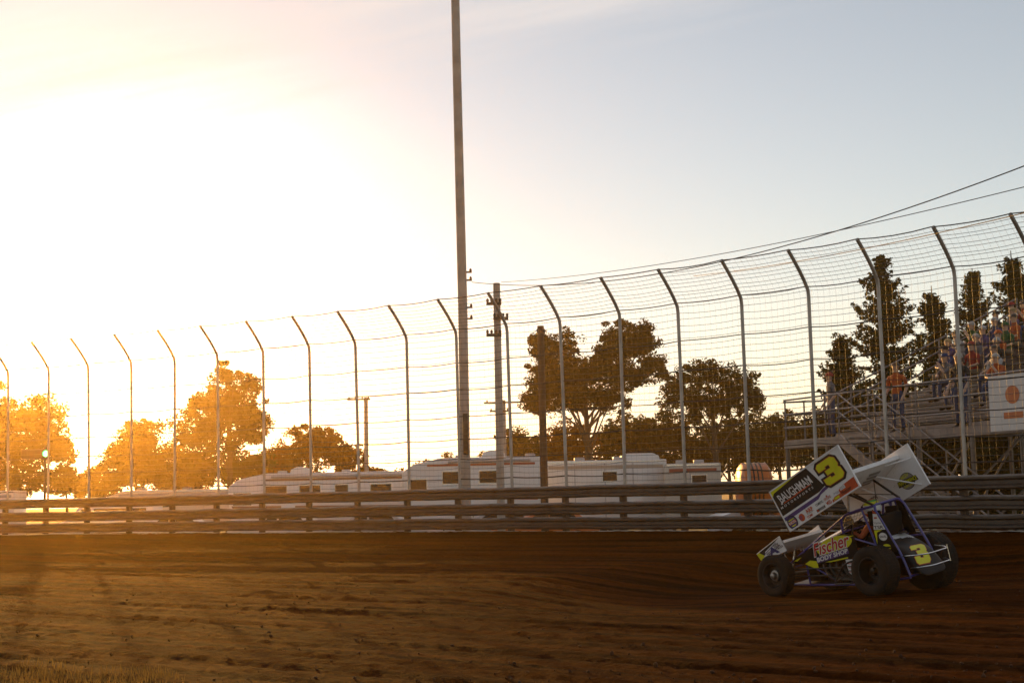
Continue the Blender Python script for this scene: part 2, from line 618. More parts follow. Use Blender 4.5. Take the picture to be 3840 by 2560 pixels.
for k in range(26):
    a, b = random.gauss(-.12, .16), random.gauss(.10, .13)
    lt.flat(circle(a, b, random.uniform(.002, .006), n=6), rb2, .0095, 2)
lt.build('lettering', [M['wing_black'], M['yellow'], M['gtext']], rb, WG)

wm = WG
st = lambda a, b, r, mt: MB().tube([a, b], r, 8).build('wing_strut', mt, car, WG)
st((.41, -.30, -.575), (-.0, -HY + .02, -1.0), .0115, M['wing_white'])
st((.22, -.38, -.49), (-.07, -HY + .02, -.556), .011, M['wing_white'])
st((.78, -.28, -.60), (.72, -HY + .02, -.91), .010, M['wing_white'])
cage = lambda p: WG.inverted() @ (CH @ Vector(p))
for a, b, r, mt in (((.09, -.30, 1.42), (.52, -.33, -.59), .019, M['dark_metal']), ((.09, .30, 1.42), (.74, .17, -.60), .019, M['dark_metal']),
                    ((.64, .30, 1.33), (.83, .02, -.60), .022, M['chrome']), ((.64, -.30, 1.33), (.95, -.25, -.60), .019, M['dark_metal'])):
    MB().tube([cage(a), b], r, 10).build('wing_post', mt, car, WG)
wb = MB()
wb.tube([(.52, -.33, -.59), cage((.09, .22, 1.43))], .007, 6)
wb.tube([cage((.09, -.20, 1.49)), (.74, .17, -.61)], .007, 6)
wb.build('wing_brace', M['dark_metal'], car, WG)

# --- nose wing
NP = {(0, 0): (2.81, .76), (1, 0): (2.17, 1.04), (1, 1): (2.06, .80), (0, 1): (2.72, .63)}


def nboard(y0):
    def f(u, v, d):
        ax = NP[0, 0][0] * (1 - u) * (1 - v) + NP[1, 0][0] * u * (1 - v) + NP[1, 1][0] * u * v + NP[0, 1][0] * (1 - u) * v
        az = NP[0, 0][1] * (1 - u) * (1 - v) + NP[1, 0][1] * u * (1 - v) + NP[1, 1][1] * u * v + NP[0, 1][1] * (1 - u) * v
        return Vector((ax, y0 + d, az))
    return f


for y0, side in ((.46, 'left'), (-.46, 'right')):
    f = nboard(y0)
    b_ = MB().plate([(0, 0), (1, 0), (1, 1), (0, 1)], f, -.005, .005)
    b_.tube([f(0, 0, 0), f(1, 0, 0), f(1, 1, 0), f(0, 1, 0)], .009, 6)
    ob = b_.build('nose_side_panel', M['wing_white'], car, CH)
    if side == 'left':
        g = MB()
        g.flat([(0, .02), (.98, .02), (.80, .10), (.30, .30), (.25, .55), (.0, .62)], f, .007, 0)
        g.flat([(.0, .05), (.10, .05), (.22, .60), (.0, .98)], f, .0085, 1)
        g.text('WEST', f, .0095, (.30, .70, .50, .50), 0, fat=.02)
        g.text('SIDE', f, .0095, (.66, .48, .86, .25), 0, fat=.02)
        g.flat([(.55, .30), (.60, .30), (.78, .90), (.66, .90), (.62, .74), (.52, .74), (.46, .95), (.37, .95)], f, .0098, 2)
        g.flat([(.22, .48), (.80, .16), (.80, .20), (.22, .53)], f, .0092, 2)
        g.flat([(.22, .80), (.90, .44), (.90, .49), (.22, .86)], f, .0092, 2)
        g.text('UTOMATION', f, .0095, (.66, .70, .97, .54), 0, fat=.015)
        g.build('lettering', [M['wing_black'], M['yellow'], M['navy']], ob, CH)
nf = MB()
vs, fs = [], []
for j, y in enumerate((-.452, .452)):
    for i in range(13):
        t = i / 12
        x = 2.12 + .60 * t
        z = .935 - .285 * t - .055 * math.sin(math.pi * t)
        vs.append((x, y, z))
    for i in range(12, -1, -1):
        t = i / 12
        vs.append((2.12 + .60 * t, y, .965 - .285 * t - .012 * math.sin(math.pi * t)))
n = 26
for i in range(n):
    i2 = (i + 1) % n
    fs.append((i, i2, n + i2, n + i))
nf.add(vs, fs)
nf.box((2.112, 0, .948), (.014, .90, .045), rot=Euler((0, R(25), 0)))
nf.build('nose_wing_foil', M['wing_white'], car, CH)
for y in (.22, -.22):
    MB().tube([(2.30, y, .46), (2.45, y, .80)], .012, 8).build('nose_wing_post', M['chrome'], car, CH)

# --- bodywork
PY = .352


def lp(a, b, d):
    return Vector((a, PY + d, b))


bp_ = MB()
side_poly = [(2.08, .585), (1.99, .665), (.84, 1.012), (.59, .99), (.56, .66), (.80, .60), (1.50, .53), (1.50, .465), (1.58, .455), (1.80, .53), (1.95, .545)]
bp_.plate(side_poly, lp, -.004, .004)
ls = bp_.build('body_panel', M['black'], car, CH)
ls['label'] = 'black left body panel with red and white shop lettering'
g = MB()
sl = .226 / 1.0


def ln(a, b, d):         # lettering frame: a rearward 0..1, b up, follows the body's slope
    return lp(1.50 - .80 * a, .605 + b + .152 * a + 0 * b, d)


g.flat(circle(.56, .14, .52, .135), ln, .006, 1)
g.flat([(-.02, -.055), (.93, -.055), (.93, .045), (-.02, .045)], ln, .0075, 3)
g.text('BODY SHOP', ln, .009, (.0, -.042, .91, .035), 0, fat=.04)
g.text('Fischer', ln, .0085, (-.05, .045, 1.02, .285), 0, fat=.048, shear=.05)
g.text('Fischer', ln, .010, (-.03, .06, 1.0, .265), 2, fat=.014, shear=.05)
g.flat([(1.80, .545), (1.67, .60), (1.505, .585), (1.505, .475), (1.58, .465)], lp, .007, 1)
g.flat([(.79, .965), (.57, .975), (.64, .955)], lp, .007, 1)
g.flat([(1.32, .565), (.80, .635), (.80, .615), (1.20, .562)], lp, .007, 1)
g.flat([(2.05, .60), (1.85, .66), (1.98, .59)], lp, .007, 1)
g.build('lettering', [M['ltext'], M['yellow'], M['red'], M['purple']], ls, CH)
bp_ = MB().plate(side_poly, lambda a, b, d: Vector((a, -PY + d, b)), -.004, .004)
bp_.build('body_panel', M['black'], car, CH)
hd = MB()
NXh, NYh = 16, 14
vs = []
for i in range(NXh + 1):
    t = i / NXh
    x = 2.22 - 1.40 * t
    hw = .16 + .185 * min(1, t * 2.2) ** .7
    ze = .60 + .405 * min(1, t * 1.05) ** .9
    zc = ze + .03 + .075 * t
    for j in range(NYh + 1):
        q = -1 + 2 * j / NYh
        vs.append((x, hw * q, ze + (zc - ze) * (1 - abs(q) ** 2.4)))
fs = []
ms = []
hdm = MB()
for i in range(NXh):
    for j in range(NYh):
        f = [(i * (NYh + 1) + j), (i * (NYh + 1) + j + 1), ((i + 1) * (NYh + 1) + j + 1), ((i + 1) * (NYh + 1) + j)]
        fs.append(f)
        hdm.m.append(1 if (i >= 5 and 2 <= j <= 12 and i < 15) else 0)
hdm.v = [Vector(v) for v in vs]
hdm.f = [tuple(f) for f in fs]
hdm.tube([(.83, -.30, 1.07), (.83, 0, 1.12), (.83, .30, 1.07)], .012, 6, 0)
hdm.build('hood', [M['black'], M['white']], car, CH)
# arm guard beside the cockpit
ag = MB()
AG = [(.08, 1.36), (.02, 1.315), (-.02, 1.25), (-.215, .83), (-.29, .68), (.06, .68), (.135, .81), (.13, 1.03), (.085, 1.29)]
agf = lambda a, b, d: Vector((a, .352 + d, b))
ag.plate(AG, agf, -.004, .004)
ago = ag.build('arm_guard', M['black'], car, CH)
g = MB()
g.flat([(.083, 1.295), (.0, 1.285), (-.115, 1.04), (.128, 1.045)], agf, .006, 0)
g.flat([(.08, 1.355), (.02, 1.315), (.005, 1.295), (.083, 1.30)], agf, .006, 2)
g.flat([(.128, 1.035), (-.05, 1.035), (.07, 1.0), (.115, .815)], agf, .006, 1)
g.text('TSR', agf, .0075, (.112, 1.055, -.085, 1.105), 3, fat=.02)
g.text('The Stuart House', agf, .0075, (.095, 1.13, -.05, 1.165), 3)
g.flat([(.07, 1.215), (.01, 1.215), (.01, 1.24), (.07, 1.24)], agf, .0075, 2)
g.flat(circle(-.035, .93, .085, .062), agf, .0065, 0)
g.text('GRAVEL', agf, .0078, (.035, .912, -.105, .948), 3, fat=.02)
g.flat(circle(-.07, .765, .085, .05), agf, .0065, 1)
g.flat([(.02, .775), (-.16, .775), (-.15, .75), (.01, .75)], agf, .0076, 3)
g.build('lettering', [M['ltext'], M['yellow'], M['orange_red'], M['dtext']], ago, CH)
# tail tank
tk = MB()
NXt, NT = 48, 72
prof = []
ZTOP = [(-.62, .28), (-.53, .415), (-.40, .605), (-.26, .725), (-.06, .835), (.10, .895)]
for i in range(NXt + 1):
    t = i / NXt
    x = .10 - .71 * t
    hw = .315 * (1 - .10 * t) * (math.sqrt(max(0.0, 1 - max(0, (t - .86) / .14) ** 2)) * .35 + .65)
    zt = spline(ZTOP, x)
    zb = min(.38 - .07 * min(1, t * 3), zt - .02)
    prof.append((x, hw, zt, zb))
for x, hw, zt, zb in prof:
    for j in range(NT):
        an = 2 * math.pi * j / NT
        cx, sx = math.cos(an), math.sin(an)
        e = .40
        y = hw * math.copysign(abs(cx) ** e, cx)
        z = (zt + zb) / 2 + (zt - zb) / 2 * math.copysign(abs(sx) ** e, sx)
        tk.v.append(Vector((x, y, z)))
for i in range(NXt):
    for j in range(NT):
        j2 = (j + 1) % NT
        tk.f.append((i * NT + j, i * NT + j2, (i + 1) * NT + j2, (i + 1) * NT + j))
        tk.m.append(1 if (i < 15 and 13 < j < 23 and (j - 13) > (i - 4) * .7) else 0)
tk.f.append(tuple(range(NT)))
tk.m.append(0)
tk.f.append(tuple(NXt * NT + j for j in range(NT)))
tk.m.append(0)
tko = tk.build('fuel_tank', [mat('tail_black', (.010, .008, .007), .42, var=.3, spec=.3, dirt=.12, dirtcol=(.035, .02, .01)), M['white']], car, CH, sharp=60)


def tank_surf(a, b, d):
    """(a, b) in the number's own box, 0..1 each, on the sloping back of the tank"""
    c00, c10, c11, c01 = (-.505, .245), (-.520, -.055), (-.300, -.185), (-.275, .105)
    x = (c00[0] * (1 - a) + c10[0] * a) * (1 - b) + (c01[0] * (1 - a) + c11[0] * a) * b
    y = (c00[1] * (1 - a) + c10[1] * a) * (1 - b) + (c01[1] * (1 - a) + c11[1] * a) * b
    t = max(0, min(1, (.10 - x) / .71))
    i = min(NXt - 1, int(t * NXt))
    k = t * NXt - i
    p, q = prof[i], prof[i + 1]
    hw, zt, zb = (p[j] + (q[j] - p[j]) * k for j in (1, 2, 3))
    zc, hz = (zt + zb) / 2, (zt - zb) / 2
    z = zc + hz * max(0, 1 - min(1, abs(y) / hw) ** (2 / .40)) ** .20
    return Vector((x - d * .8, y, z + d * .6))


def dense3(poly, k=6):
    out = []
    for i in range(len(poly)):
        a, b = poly[i], poly[(i + 1) % len(poly)]
        for j in range(k):
            out.append((a[0] + (b[0] - a[0]) * j / k, a[1] + (b[1] - a[1]) * j / k))
    return out


g = MB()
tn = THREE


def grid_fill(mb, poly, fn, d, mi, step=.018):
    xs = [p[0] for p in poly]
    zs = [p[1] for p in poly]
    nx, nz = int((max(xs) - min(xs)) / step) + 1, int((max(zs) - min(zs)) / step) + 1
    def inside(px, pz):
        c = False
        for i in range(len(poly)):
            (x1, z1), (x2, z2) = poly[i - 1], poly[i]
            if (z1 > pz) != (z2 > pz) and px < (x2 - x1) * (pz - z1) / (z2 - z1) + x1:
                c = not c
        return c
    for i in range(nx):
        for j in range(nz):
            x, z = min(xs) + i * step, min(zs) + j * step
            if inside(x + step / 2, z + step / 2):
                mb.add([fn(x, z, d), fn(x + step, z, d), fn(x + step, z + step, d), fn(x, z + step, d)], [(0, 1, 2, 3)], mi)


grid_fill(g, grow(tn, .030), tank_surf, .005, 1, .014)
grid_fill(g, tn, tank_surf, .008, 0, .014)
g.build('race_number', [M['yellow'], M['orange_red']], tko, CH)
MB().lathe([(0, .07), (.02, .07), (.03, .05), (.03, .0)], (-.02, -.10, .895), (0, 0, 1), 20).build('fuel_cap', M['dark_metal'], tko, CH)
# bumper
bu = MB()
up_ = [(-.30, .335, .61), (-.60, .31, .615), (-.755, .20, .615), (-.755, -.20, .615), (-.60, -.31, .62), (-.40, -.32, .64)]
lo_ = [(-.42, .335, .42), (-.62, .31, .43), (-.765, .20, .43), (-.765, -.20, .43), (-.62, -.31, .43), (-.50, -.32, .43)]
bu.tube(up_, .011, 8, smooth_pts=.10)
bu.tube(lo_, .011, 8, smooth_pts=.10)
bu.tube([(-.755, -.19, .67), (-.766, -.19, .415)], .009, 8)
bu.build('rear_bumper', M['chrome'], car, CH)
# nerf bar
nb = MB()
nb.tube([(1.06, .36, .26), (.98, .56, .28), (.70, .60, .54), (.60, .58, .59), (.52, .40, .60)], .014, 8, smooth_pts=.07)
nb.tube([(1.06, .36, .24), (1.0, .58, .25), (.62, .60, .26), (.52, .40, .27)], .014, 8, smooth_pts=.07)
nb.tube([(.98, .57, .27), (.72, .48, .40)], .010, 8)
nb.build('nerf_bar', M['dark_metal'], car, CH)
nb = MB()
nb.tube([(1.06, -.36, .26), (.98, -.56, .28), (.62, -.58, .58), (.52, -.40, .60)], .014, 8, smooth_pts=.07)
nb.build('nerf_bar', M['dark_metal'], car, CH)
# engine
en = MB()
en.box((1.20, 0, .40), (.62, .42, .34), bev=.03)
en.box((1.20, .17, .58), (.58, .20, .13), rot=Euler((R(-38), 0, 0)), bev=.025)
en.box((1.20, -.17, .58), (.58, .20, .13), rot=Euler((R(38), 0, 0)), bev=.025)
en.box((1.85, 0, .36), (.30, .36, .30), bev=.04)
en.box((.72, 0, .42), (.30, .26, .26), bev=.05)
en.lathe([(0, .0), (0, .11), (.06, .12), (.1, .07), (.1, 0)], (1.52, 0, .45), (1, 0, 0), 20)
eno = en.build('engine', M['dark_metal'], car, CH)
for k in range(4):
    x0 = 1.42 - .145 * k
    MB().tube([(x0, .22, .56), (x0 - .02, .34, .52), (x0 - .10, .37, .40), (x0 - .22, .37, .30), (.62, .37, .25)], .024, 8, smooth_pts=.05).build('exhaust_pipe', M['dark_metal'], eno, CH)
sp = MB()
spf = lambda a, b, d: Vector((a, .40 + d, b))
sp.plate([(.82, .60), (.62, .605), (.62, .335), (.72, .335), (.80, .40)], spf, -.003, .003)
for b in (.565, .50, .43):
    sp.flat([(.80, b), (.64, b), (.64, b - .02), (.80, b - .016)], spf, .0045, 1)
    sp.flat([(.79, b - .024), (.70, b - .024), (.70, b - .034), (.79, b - .034)], spf, .0045, 2)
sp.build('decal_plate', [M['ltext'], M['dtext'], M['red']], car, CH)
# seat and headrest
se = MB()
se.box((.13, 0, .85), (.10, .46, .80), rot=Euler((0, R(-10), 0)), bev=.04)
se.box((.36, 0, .50), (.45, .46, .10), bev=.04)
for y in (.20, -.20):
    se.box((.20, y, 1.20), (.26, .05, .24), bev=.02)
    se.box((.26, y * 1.15, .75), (.30, .05, .35), bev=.02)
se.build('seat', M['seat'], car, CH)
hs = MB()      # black cloth side panel in the right of the cage
hs.plate([(.06, 1.37), (.19, 1.38), (.12, .86), (-.09, .86)], lambda a, b, d: Vector((a, -.312 + d, b)), -.006, .006)
hs.build('side_curtain', M['seat'], car, CH)
sw = MB().tube([Vector((.78, .17 * math.cos(t), .98 + .16 * math.sin(t))) for t in [2 * math.pi * i / 20 for i in range(20)]], .014, 8, closed=True)
sw.tube([(.78, 0, .98), (1.1, 0, .85)], .02, 8)
sw.build('steering_wheel', M['dark_metal'], car, CH)
rs = MB()       # rock screen
for i in range(9):
    y = -.28 + .07 * i
    rs.tube([(.74, y, 1.28), (.86, y, 1.08)], .003, 4)
for i in range(3):
    x, z = .77 + .03 * i, 1.23 - .05 * i
    rs.tube([(x, -.30, z), (x, .30, z)], .003, 4)
rs.build('rock_screen', M['dark_metal'], car, CH)
mi_ = MB().tube([(.81, .34, 1.24), (.81, .345, 1.31)], .006, 6).build('cage_pin', M['chrome'], car, CH)
# running gear (axle frame, not leaning)
ax = MB().tube([(2.2, -.62, .345), (2.2, .62, .345)], .028, 10)
ax.build('front_axle', M['steel'], car)
MB().tube([(0, -.60, .42), (0, .55, .40)], .04, 12).lathe([(-.14, .0), (-.14, .10), (0, .17), (.14, .10), (.14, 0)], (0, 0, .41), (0, 1, 0), 20).build('rear_axle', M['dark_metal'], car)
for a, b in (((2.15, .55, .42), (.92, .40, .42)), ((2.15, .52, .30), (1.2, .37, .30)), ((2.15, -.55, .38), (1.0, -.36, .40)), ((.05, .43, .52), (.62, .38, .42)), ((.05, -.45, .5), (.7, -.36, .42))):
    MB().tube([a, b], .013, 8).build('radius_rod', M['dark_metal'], car)
for y in (.30, -.30):
    MB().tube([(2.17, y, .36), (2.12, y * .9, .72)], [.024, .024], 10).tube([(2.12, y * .9, .60), (2.11, y * .9, .78)], .012, 8).build('shock_absorber', M['chrome'], car)
fl = MB()
fl.box((1.35, 0, .185), (1.9, .60, .02))
fl.build('belly_pan', M['dark_metal'], car, CH)


def wheel(c, r, w, rimr, side, axis, hubmat, dish):
    """side +1: outer face towards +axis"""
    root = bpy.data.objects.new('wheel', None)
    COL.objects.link(root)
    root.parent = car
    root.location = c
    ax = Vector(axis).normalized()
    h = w / 2
    ty = MB()
    sb = r - rimr
    prof = [(-h * .82, rimr), (-h * .93, rimr + sb * .15), (-h, rimr + sb * .5), (-h * .97, rimr + sb * .78), (-h * .86, r * .985), (-h * .6, r), (0, r * 1.004),
            (h * .6, r), (h * .86, r * .985), (h * .97, rimr + sb * .78), (h, rimr + sb * .5), (h * .93, rimr + sb * .15), (h * .82, rimr)]
    ty.lathe(prof, (0, 0, 0), ax, 64)
    for k in range(44):         # tread grooves as shallow raised blocks
        an = 2 * math.pi * k / 44
        a0 = Vector((0, 0, 1)) if abs(ax.z) < .9 else Vector((1, 0, 0))
        e1 = (a0 - ax * a0.dot(ax)).normalized()
        e2 = ax.cross(e1)
        rd = e1 * math.cos(an) + e2 * math.sin(an)
        tg = -e1 * math.sin(an) + e2 * math.cos(an)
        rot = Matrix((tg, ax, rd)).transposed()
        for off in (-.62, -.21, .21, .62):
            ty.box(rd * (r * 1.001) + ax * (h * off), (r * .10, h * .34, .014), rot=rot)
    ty.build('tyre', M['rubber'], root, sharp=50)
    ri = MB()
    so = side
    prof = [(so * h * .80, rimr + .012), (so * h * .90, rimr + .010), (so * h * .90, rimr - .012), (so * h * .78, rimr - .02), (so * h * (.80 - dish), rimr - .05), (so * h * (.76 - dish), rimr * .45),
            (so * h * (.80 - dish), rimr * .40), (so * h * (.80 - dish), rimr * .20)]
    ri.lathe(prof, (0, 0, 0), ax, 48)
    ri.lathe([(-so * h * .82, rimr + .01), (-so * h * .86, rimr - .01), (-so * h * .6, rimr - .03), (so * h * (.76 - dish), rimr - .05)], (0, 0, 0), ax, 48)
    for k in range(12):
        an = 2 * math.pi * k / 12
        a0 = Vector((0, 0, 1))
        e1 = (a0 - ax * a0.dot(ax)).normalized()
        e2 = ax.cross(e1)
        p = (e1 * math.cos(an) + e2 * math.sin(an)) * (rimr - .0) + ax * (so * h * .90)
        ri.lathe([(0, .008), (so * .006, .008), (so * .006, 0)], p, ax, 6)
    ri.build('rim', M['rim'], root)
    hb = MB()
    q = .80 - dish
    hb.lathe([(so * h * q, rimr * .46), (so * (h * q + .03), rimr * .44), (so * (h * q + .035), rimr * .30), (so * (h * q + .09), rimr * .22), (so * (h * q + .095), rimr * .10), (so * (h * q + .10), 0)], (0, 0, 0), ax, 28)
    hb.build('hub', hubmat, root)
    return root


stx = (math.sin(R(-4)), math.cos(R(-4)), 0)
wheel((2.2, .665, .335), .335, .225, .205, 1, stx, M['steel'], .75)
wheel((2.2, -.68, .34), .34, .26, .205, -1, stx, M['steel'], .75)
wheel((0, .625, .372), .372, .345, .205, 1, (0, 1, 0), M['rim'], .9)
wheel((0, -.585, .44), .44, .39, .205, -1, (0, 1, 0), M['rim'], .9)

# ------------------------------------------------------------------ people
def person_mesh(name, pose):
    """one continuous body grown round a posed skeleton; joints in metres, facing -Y, feet or seat at z=0 of the pose"""
    J, Ed = [], []

    def add(p, r, parent=None):
        J.append((Vector(p), r))
        if parent is not None:
            Ed.append((parent, len(J) - 1))
        return len(J) - 1
    pel = add(pose['pelvis'], .135)
    sp1 = add(pose['waist'], .120, pel)
    ch = add(pose['chest'], .150, sp1)
    nk = add(pose['neck'], .058, ch)
    hd_ = add(Vector(pose['neck']) + Vector((0, -.015, .085)), .078, nk)
    hd2 = add(Vector(pose['neck']) + Vector((0, -.02, .175)), .098, hd_)
    add(Vector(pose['neck']) + Vector((0, -.005, .245)), .070, hd2)
    for s in (1, -1):
        key = 'r' if s < 0 else 'l'
        sh = add(pose['sh' + key], .066, ch)
        el = add(pose['el' + key], .045, sh)
        wr = add(pose['wr' + key], .030, el)
        d = (Vector(pose['wr' + key]) - Vector(pose['el' + key])).normalized()
        pm = add(Vector(pose['wr' + key]) + d * .07, .034, wr)
        side = d.cross(Vector((0, 0, 1)))
        side = side.normalized() if side.length > .1 else Vector((1, 0, 0))
        dn = Vector((0, 0, -1)) if abs(d.z) < .8 else Vector((0, -1, 0))
        for k, (o, L) in enumerate(((-.030, .07), (-.010, .085), (.010, .08), (.028, .06))):
            f1 = add(Vector(pose['wr' + key]) + d * .10 + side * o, .010, pm)
            f2 = add(Vector(pose['wr' + key]) + d * (.10 + L * .55) + side * o * 1.1 + dn * .01, .0085, f1)
            add(Vector(pose['wr' + key]) + d * (.10 + L * .85) + side * o * 1.1 + dn * .035, .0075, f2)
        t1 = add(Vector(pose['wr' + key]) + d * .045 - side * .045 * s + dn * .01, .012, wr)
        add(Vector(pose['wr' + key]) + d * .085 - side * .055 * s + dn * .025, .009, t1)
        hp = add(pose['hip' + key], .098, pel)
        kn = add(pose['kn' + key], .064, hp)
        an = add(pose['an' + key], .045, kn)
        hl = Vector(pose['an' + key])
        tb = add(hl + Vector((.01 * s, -.10, -.055)), .038, an)
        add(hl + Vector((.015 * s, -.19, -.062)), .030, tb)
    me = bpy.data.meshes.new(name)
    me.from_pydata([tuple(j[0]) for j in J], Ed, [])
    o = bpy.data.objects.new(name, me)
    COL.objects.link(o)
    md = o.modifiers.new('skin', 'SKIN')
    md.use_smooth_shade = True
    for i, d in enumerate(me.skin_vertices[0].data):
        d.radius = (J[i][1], J[i][1] * (.78 if i in (pel, sp1, ch) else 1))
        d.use_root = (i == pel)
    sb = o.modifiers.new('sub', 'SUBSURF')
    sb.levels = 1
    sb.render_levels = 1
    dg = bpy.context.evaluated_depsgraph_get()
    res = bpy.data.meshes.new_from_object(o.evaluated_get(dg))
    bpy.data.objects.remove(o)
    # nose, ears, brow as part of the same mesh
    bm = bmesh.new()
    bm.from_mesh(res)
    hc = Vector(pose['neck']) + Vector((0, -.02, .165))
    for off, sc in (((0, -.098, -.005), (.016, .022, .024)), ((.094, .0, 0), (.012, .022, .032)), ((-.094, 0, 0), (.012, .022, .032)), ((0, -.088, -.055), (.03, .012, .008)), ((0, -.085, .03), (.05, .016, .012))):
        r = bmesh.ops.create_uvsphere(bm, u_segments=8, v_segments=6, radius=1)
        for v in r['verts']:
            v.co = hc + Vector(off) + Vector((v.co.x * sc[0], v.co.y * sc[1], v.co.z * sc[2]))
    bm.to_mesh(res)
    bm.free()
    # clothing regions: 0 skin, 1 shirt, 2 trousers, 3 shoes
    pv = Vector(pose['pelvis'])
    nz = Vector(pose['neck']).z

    def segd(p, a, b):
        a, b = Vector(a), Vector(b)
        t = max(0, min(1, (p - a).dot(b - a) / (b - a).length_squared))
        return (p - a - (b - a) * t).length
    for m_ in range(4):
        res.materials.append(None)
    for p in res.polygons:
        c = p.center
        best = (1e9, 0)
        for a, b, mi in (('pelvis', 'chest', 1), ('chest', 'neck', 1), ('chest', 'shl', 1), ('chest', 'shr', 1), ('shl', 'ell', 1), ('shr', 'elr', 1), ('ell', 'wrl', 4), ('elr', 'wrr', 4),
                         ('hipl', 'knl', 2), ('hipr', 'knr', 2), ('knl', 'anl', 2), ('knr', 'anr', 2), ('pelvis', 'hipl', 2), ('pelvis', 'hipr', 2)):
            d = segd(c, pose[a], pose[b])
            if d < best[0]:
                best = (d, mi)
        mi = best[1]
        if (c - (Vector(pose['neck']) + Vector((0, -.02, .16)))).length < .155:
            mi = 0
        elif mi == 4:
            mi = pose.get('sleeve', 0)
        elif min((c - (Vector(pose['an' + k]) + Vector((0, -.09, -.05)))).length for k in 'lr') < .13:
            mi = 3
        if min((c - Vector(pose['wr' + k])).length for k in 'lr') < .05 and pose.get('sleeve', 0) == 0:
            mi = 0
        p.material_index = mi
        p.use_smooth = True
    return res


SIT = dict(pelvis=(0, 0, .10), waist=(0, -.02, .30), chest=(0, -.03, .50), neck=(0, -.05, .68), shl=(.19, -.02, .58), shr=(-.19, -.02, .58), ell=(.25, -.12, .32), elr=(-.25, -.12, .32),
           wrl=(.14, -.36, .24), wrr=(-.14, -.36, .24), hipl=(.10, -.03, .09), hipr=(-.10, -.03, .09), knl=(.15, -.46, .12), knr=(-.15, -.46, .12), anl=(.14, -.48, -.32), anr=(-.14, -.48, -.32))
STAND = dict(pelvis=(0, 0, .95), waist=(0, 0, 1.13), chest=(0, 0, 1.32), neck=(0, -.01, 1.50), shl=(.20, 0, 1.42), shr=(-.20, 0, 1.42), ell=(.27, .03, 1.14), elr=(-.27, .03, 1.14),
             wrl=(.25, -.14, .92), wrr=(-.25, -.14, .92), hipl=(.10, 0, .92), hipr=(-.10, 0, .92), knl=(.11, -.03, .50), knr=(-.12, -.02, .50), anl=(.12, .02, .08), anr=(-.14, .02, .08))
SIT2 = dict(SIT, chest=(0, -.10, .48), neck=(.01, -.17, .65), waist=(0, -.05, .29), shl=(.18, -.10, .56), shr=(-.19, -.08, .57), ell=(.20, -.34, .36), elr=(-.22, -.30, .34), wrl=(.06, -.36, .56), wrr=(-.02, -.42, .30),
            knr=(-.20, -.44, .13), anr=(-.24, -.40, -.31))
P_SIT, P_STAND, P_SIT2 = person_mesh('person_sitting', SIT), person_mesh('person_standing', STAND), person_mesh('person_leaning', SIT2)


def hair_mesh(neck, cap=False):
    mb = MB()
    c = Vector(neck) + Vector((0, -.012, .175))
    prof = []
    for i in range(8):
        a = math.pi / 2 * i / 7
        prof.append((.125 * math.cos(a) - .005 if not cap else .12 * math.cos(a), .112 * math.sin(a)))
    mb.lathe(prof[::-1], c + Vector((0, .010, -.0)), (0, .25, 1) if not cap else (0, .02, 1), 20)
    if cap:
        mb.plate([(.085 * math.cos(t), .085 * math.sin(t) * 1.0) for t in [math.pi * k / 10 for k in range(11)]], lambda a, b, d: c + Vector((a, -.085 - b * .85, .02 + d - b * .15)), -.004, .004)
    me_o = mb.build('hair', M['seat'])
    me = me_o.data
    bpy.data.objects.remove(me_o)
    return me


SKIN = [mat('skin_fair', (.50, .30, .20), .5, var=.1), mat('skin_tan', (.36, .20, .12), .5, var=.1)]
HAIR = [mat('hair_brown', (.05, .03, .018), .6), mat('hair_grey', (.30, .28, .26), .6), mat('hair_blond', (.30, .20, .08), .6)]
CLOTH = {}


def cloth(c):
    if c not in CLOTH:
        CLOTH[c] = mat('cloth', c, .85, var=.25, vscale=8)
    return CLOTH[c]


HM = {}
HM_COUNT = []


def person(loc, rz, label, shirt, trousers, sitting, cap=None, hair=0, group=None, skin=0):
    lean = sitting and len(HM_COUNT) % 3 == 1
    HM_COUNT.append(1)
    me = P_SIT2 if lean else (P_SIT if sitting else P_STAND)
    o = bpy.data.objects.new('person', me)
    COL.objects.link(o)
    o.location = loc
    o.rotation_euler = (0, 0, rz)
    for i, mt in enumerate((SKIN[skin], cloth(shirt), cloth(trousers), M['seat'])):
        o.material_slots[i].link = 'OBJECT'
        o.material_slots[i].material = mt
    key = (sitting, cap is not None, lean)
    if key not in HM:
        HM[key] = hair_mesh((SIT2 if lean else SIT if sitting else STAND)['neck'], cap is not None)
    h = bpy.data.objects.new('cap' if cap else 'hair', HM[key])
    COL.objects.link(h)
    h.parent = o
    h.material_slots[0].link = 'OBJECT'
    h.material_slots[0].material = cloth(cap) if cap else HAIR[hair]
    tag(o, label, 'person', group)
    return o


# the driver, strapped into the car
DRV = dict(pelvis=(0, 0, .12), waist=(0, .0, .30), chest=(0, -.03, .50), neck=(0, -.06, .68), shl=(.19, -.02, .60), shr=(-.19, -.02, .60), ell=(.27, -.18, .42), elr=(-.27, -.18, .42),
           wrl=(.15, -.40, .46), wrr=(-.15, -.40, .46), hipl=(.10, -.03, .10), hipr=(-.10, -.03, .10), knl=(.13, -.46, .18), knr=(-.13, -.46, .18), anl=(.12, -.80, -.02), anr=(-.12, -.80, -.02), sleeve=1)
dm = person_mesh('driver_body', DRV)
dv = bpy.data.objects.new('person', dm)
COL.objects.link(dv)
suit = mat('race_suit', (.42, .09, .03), .8, var=.3, vscale=6)
for i, mt in enumerate((SKIN[0], suit, suit, M['seat'])):
    dm.materials[i] = mt
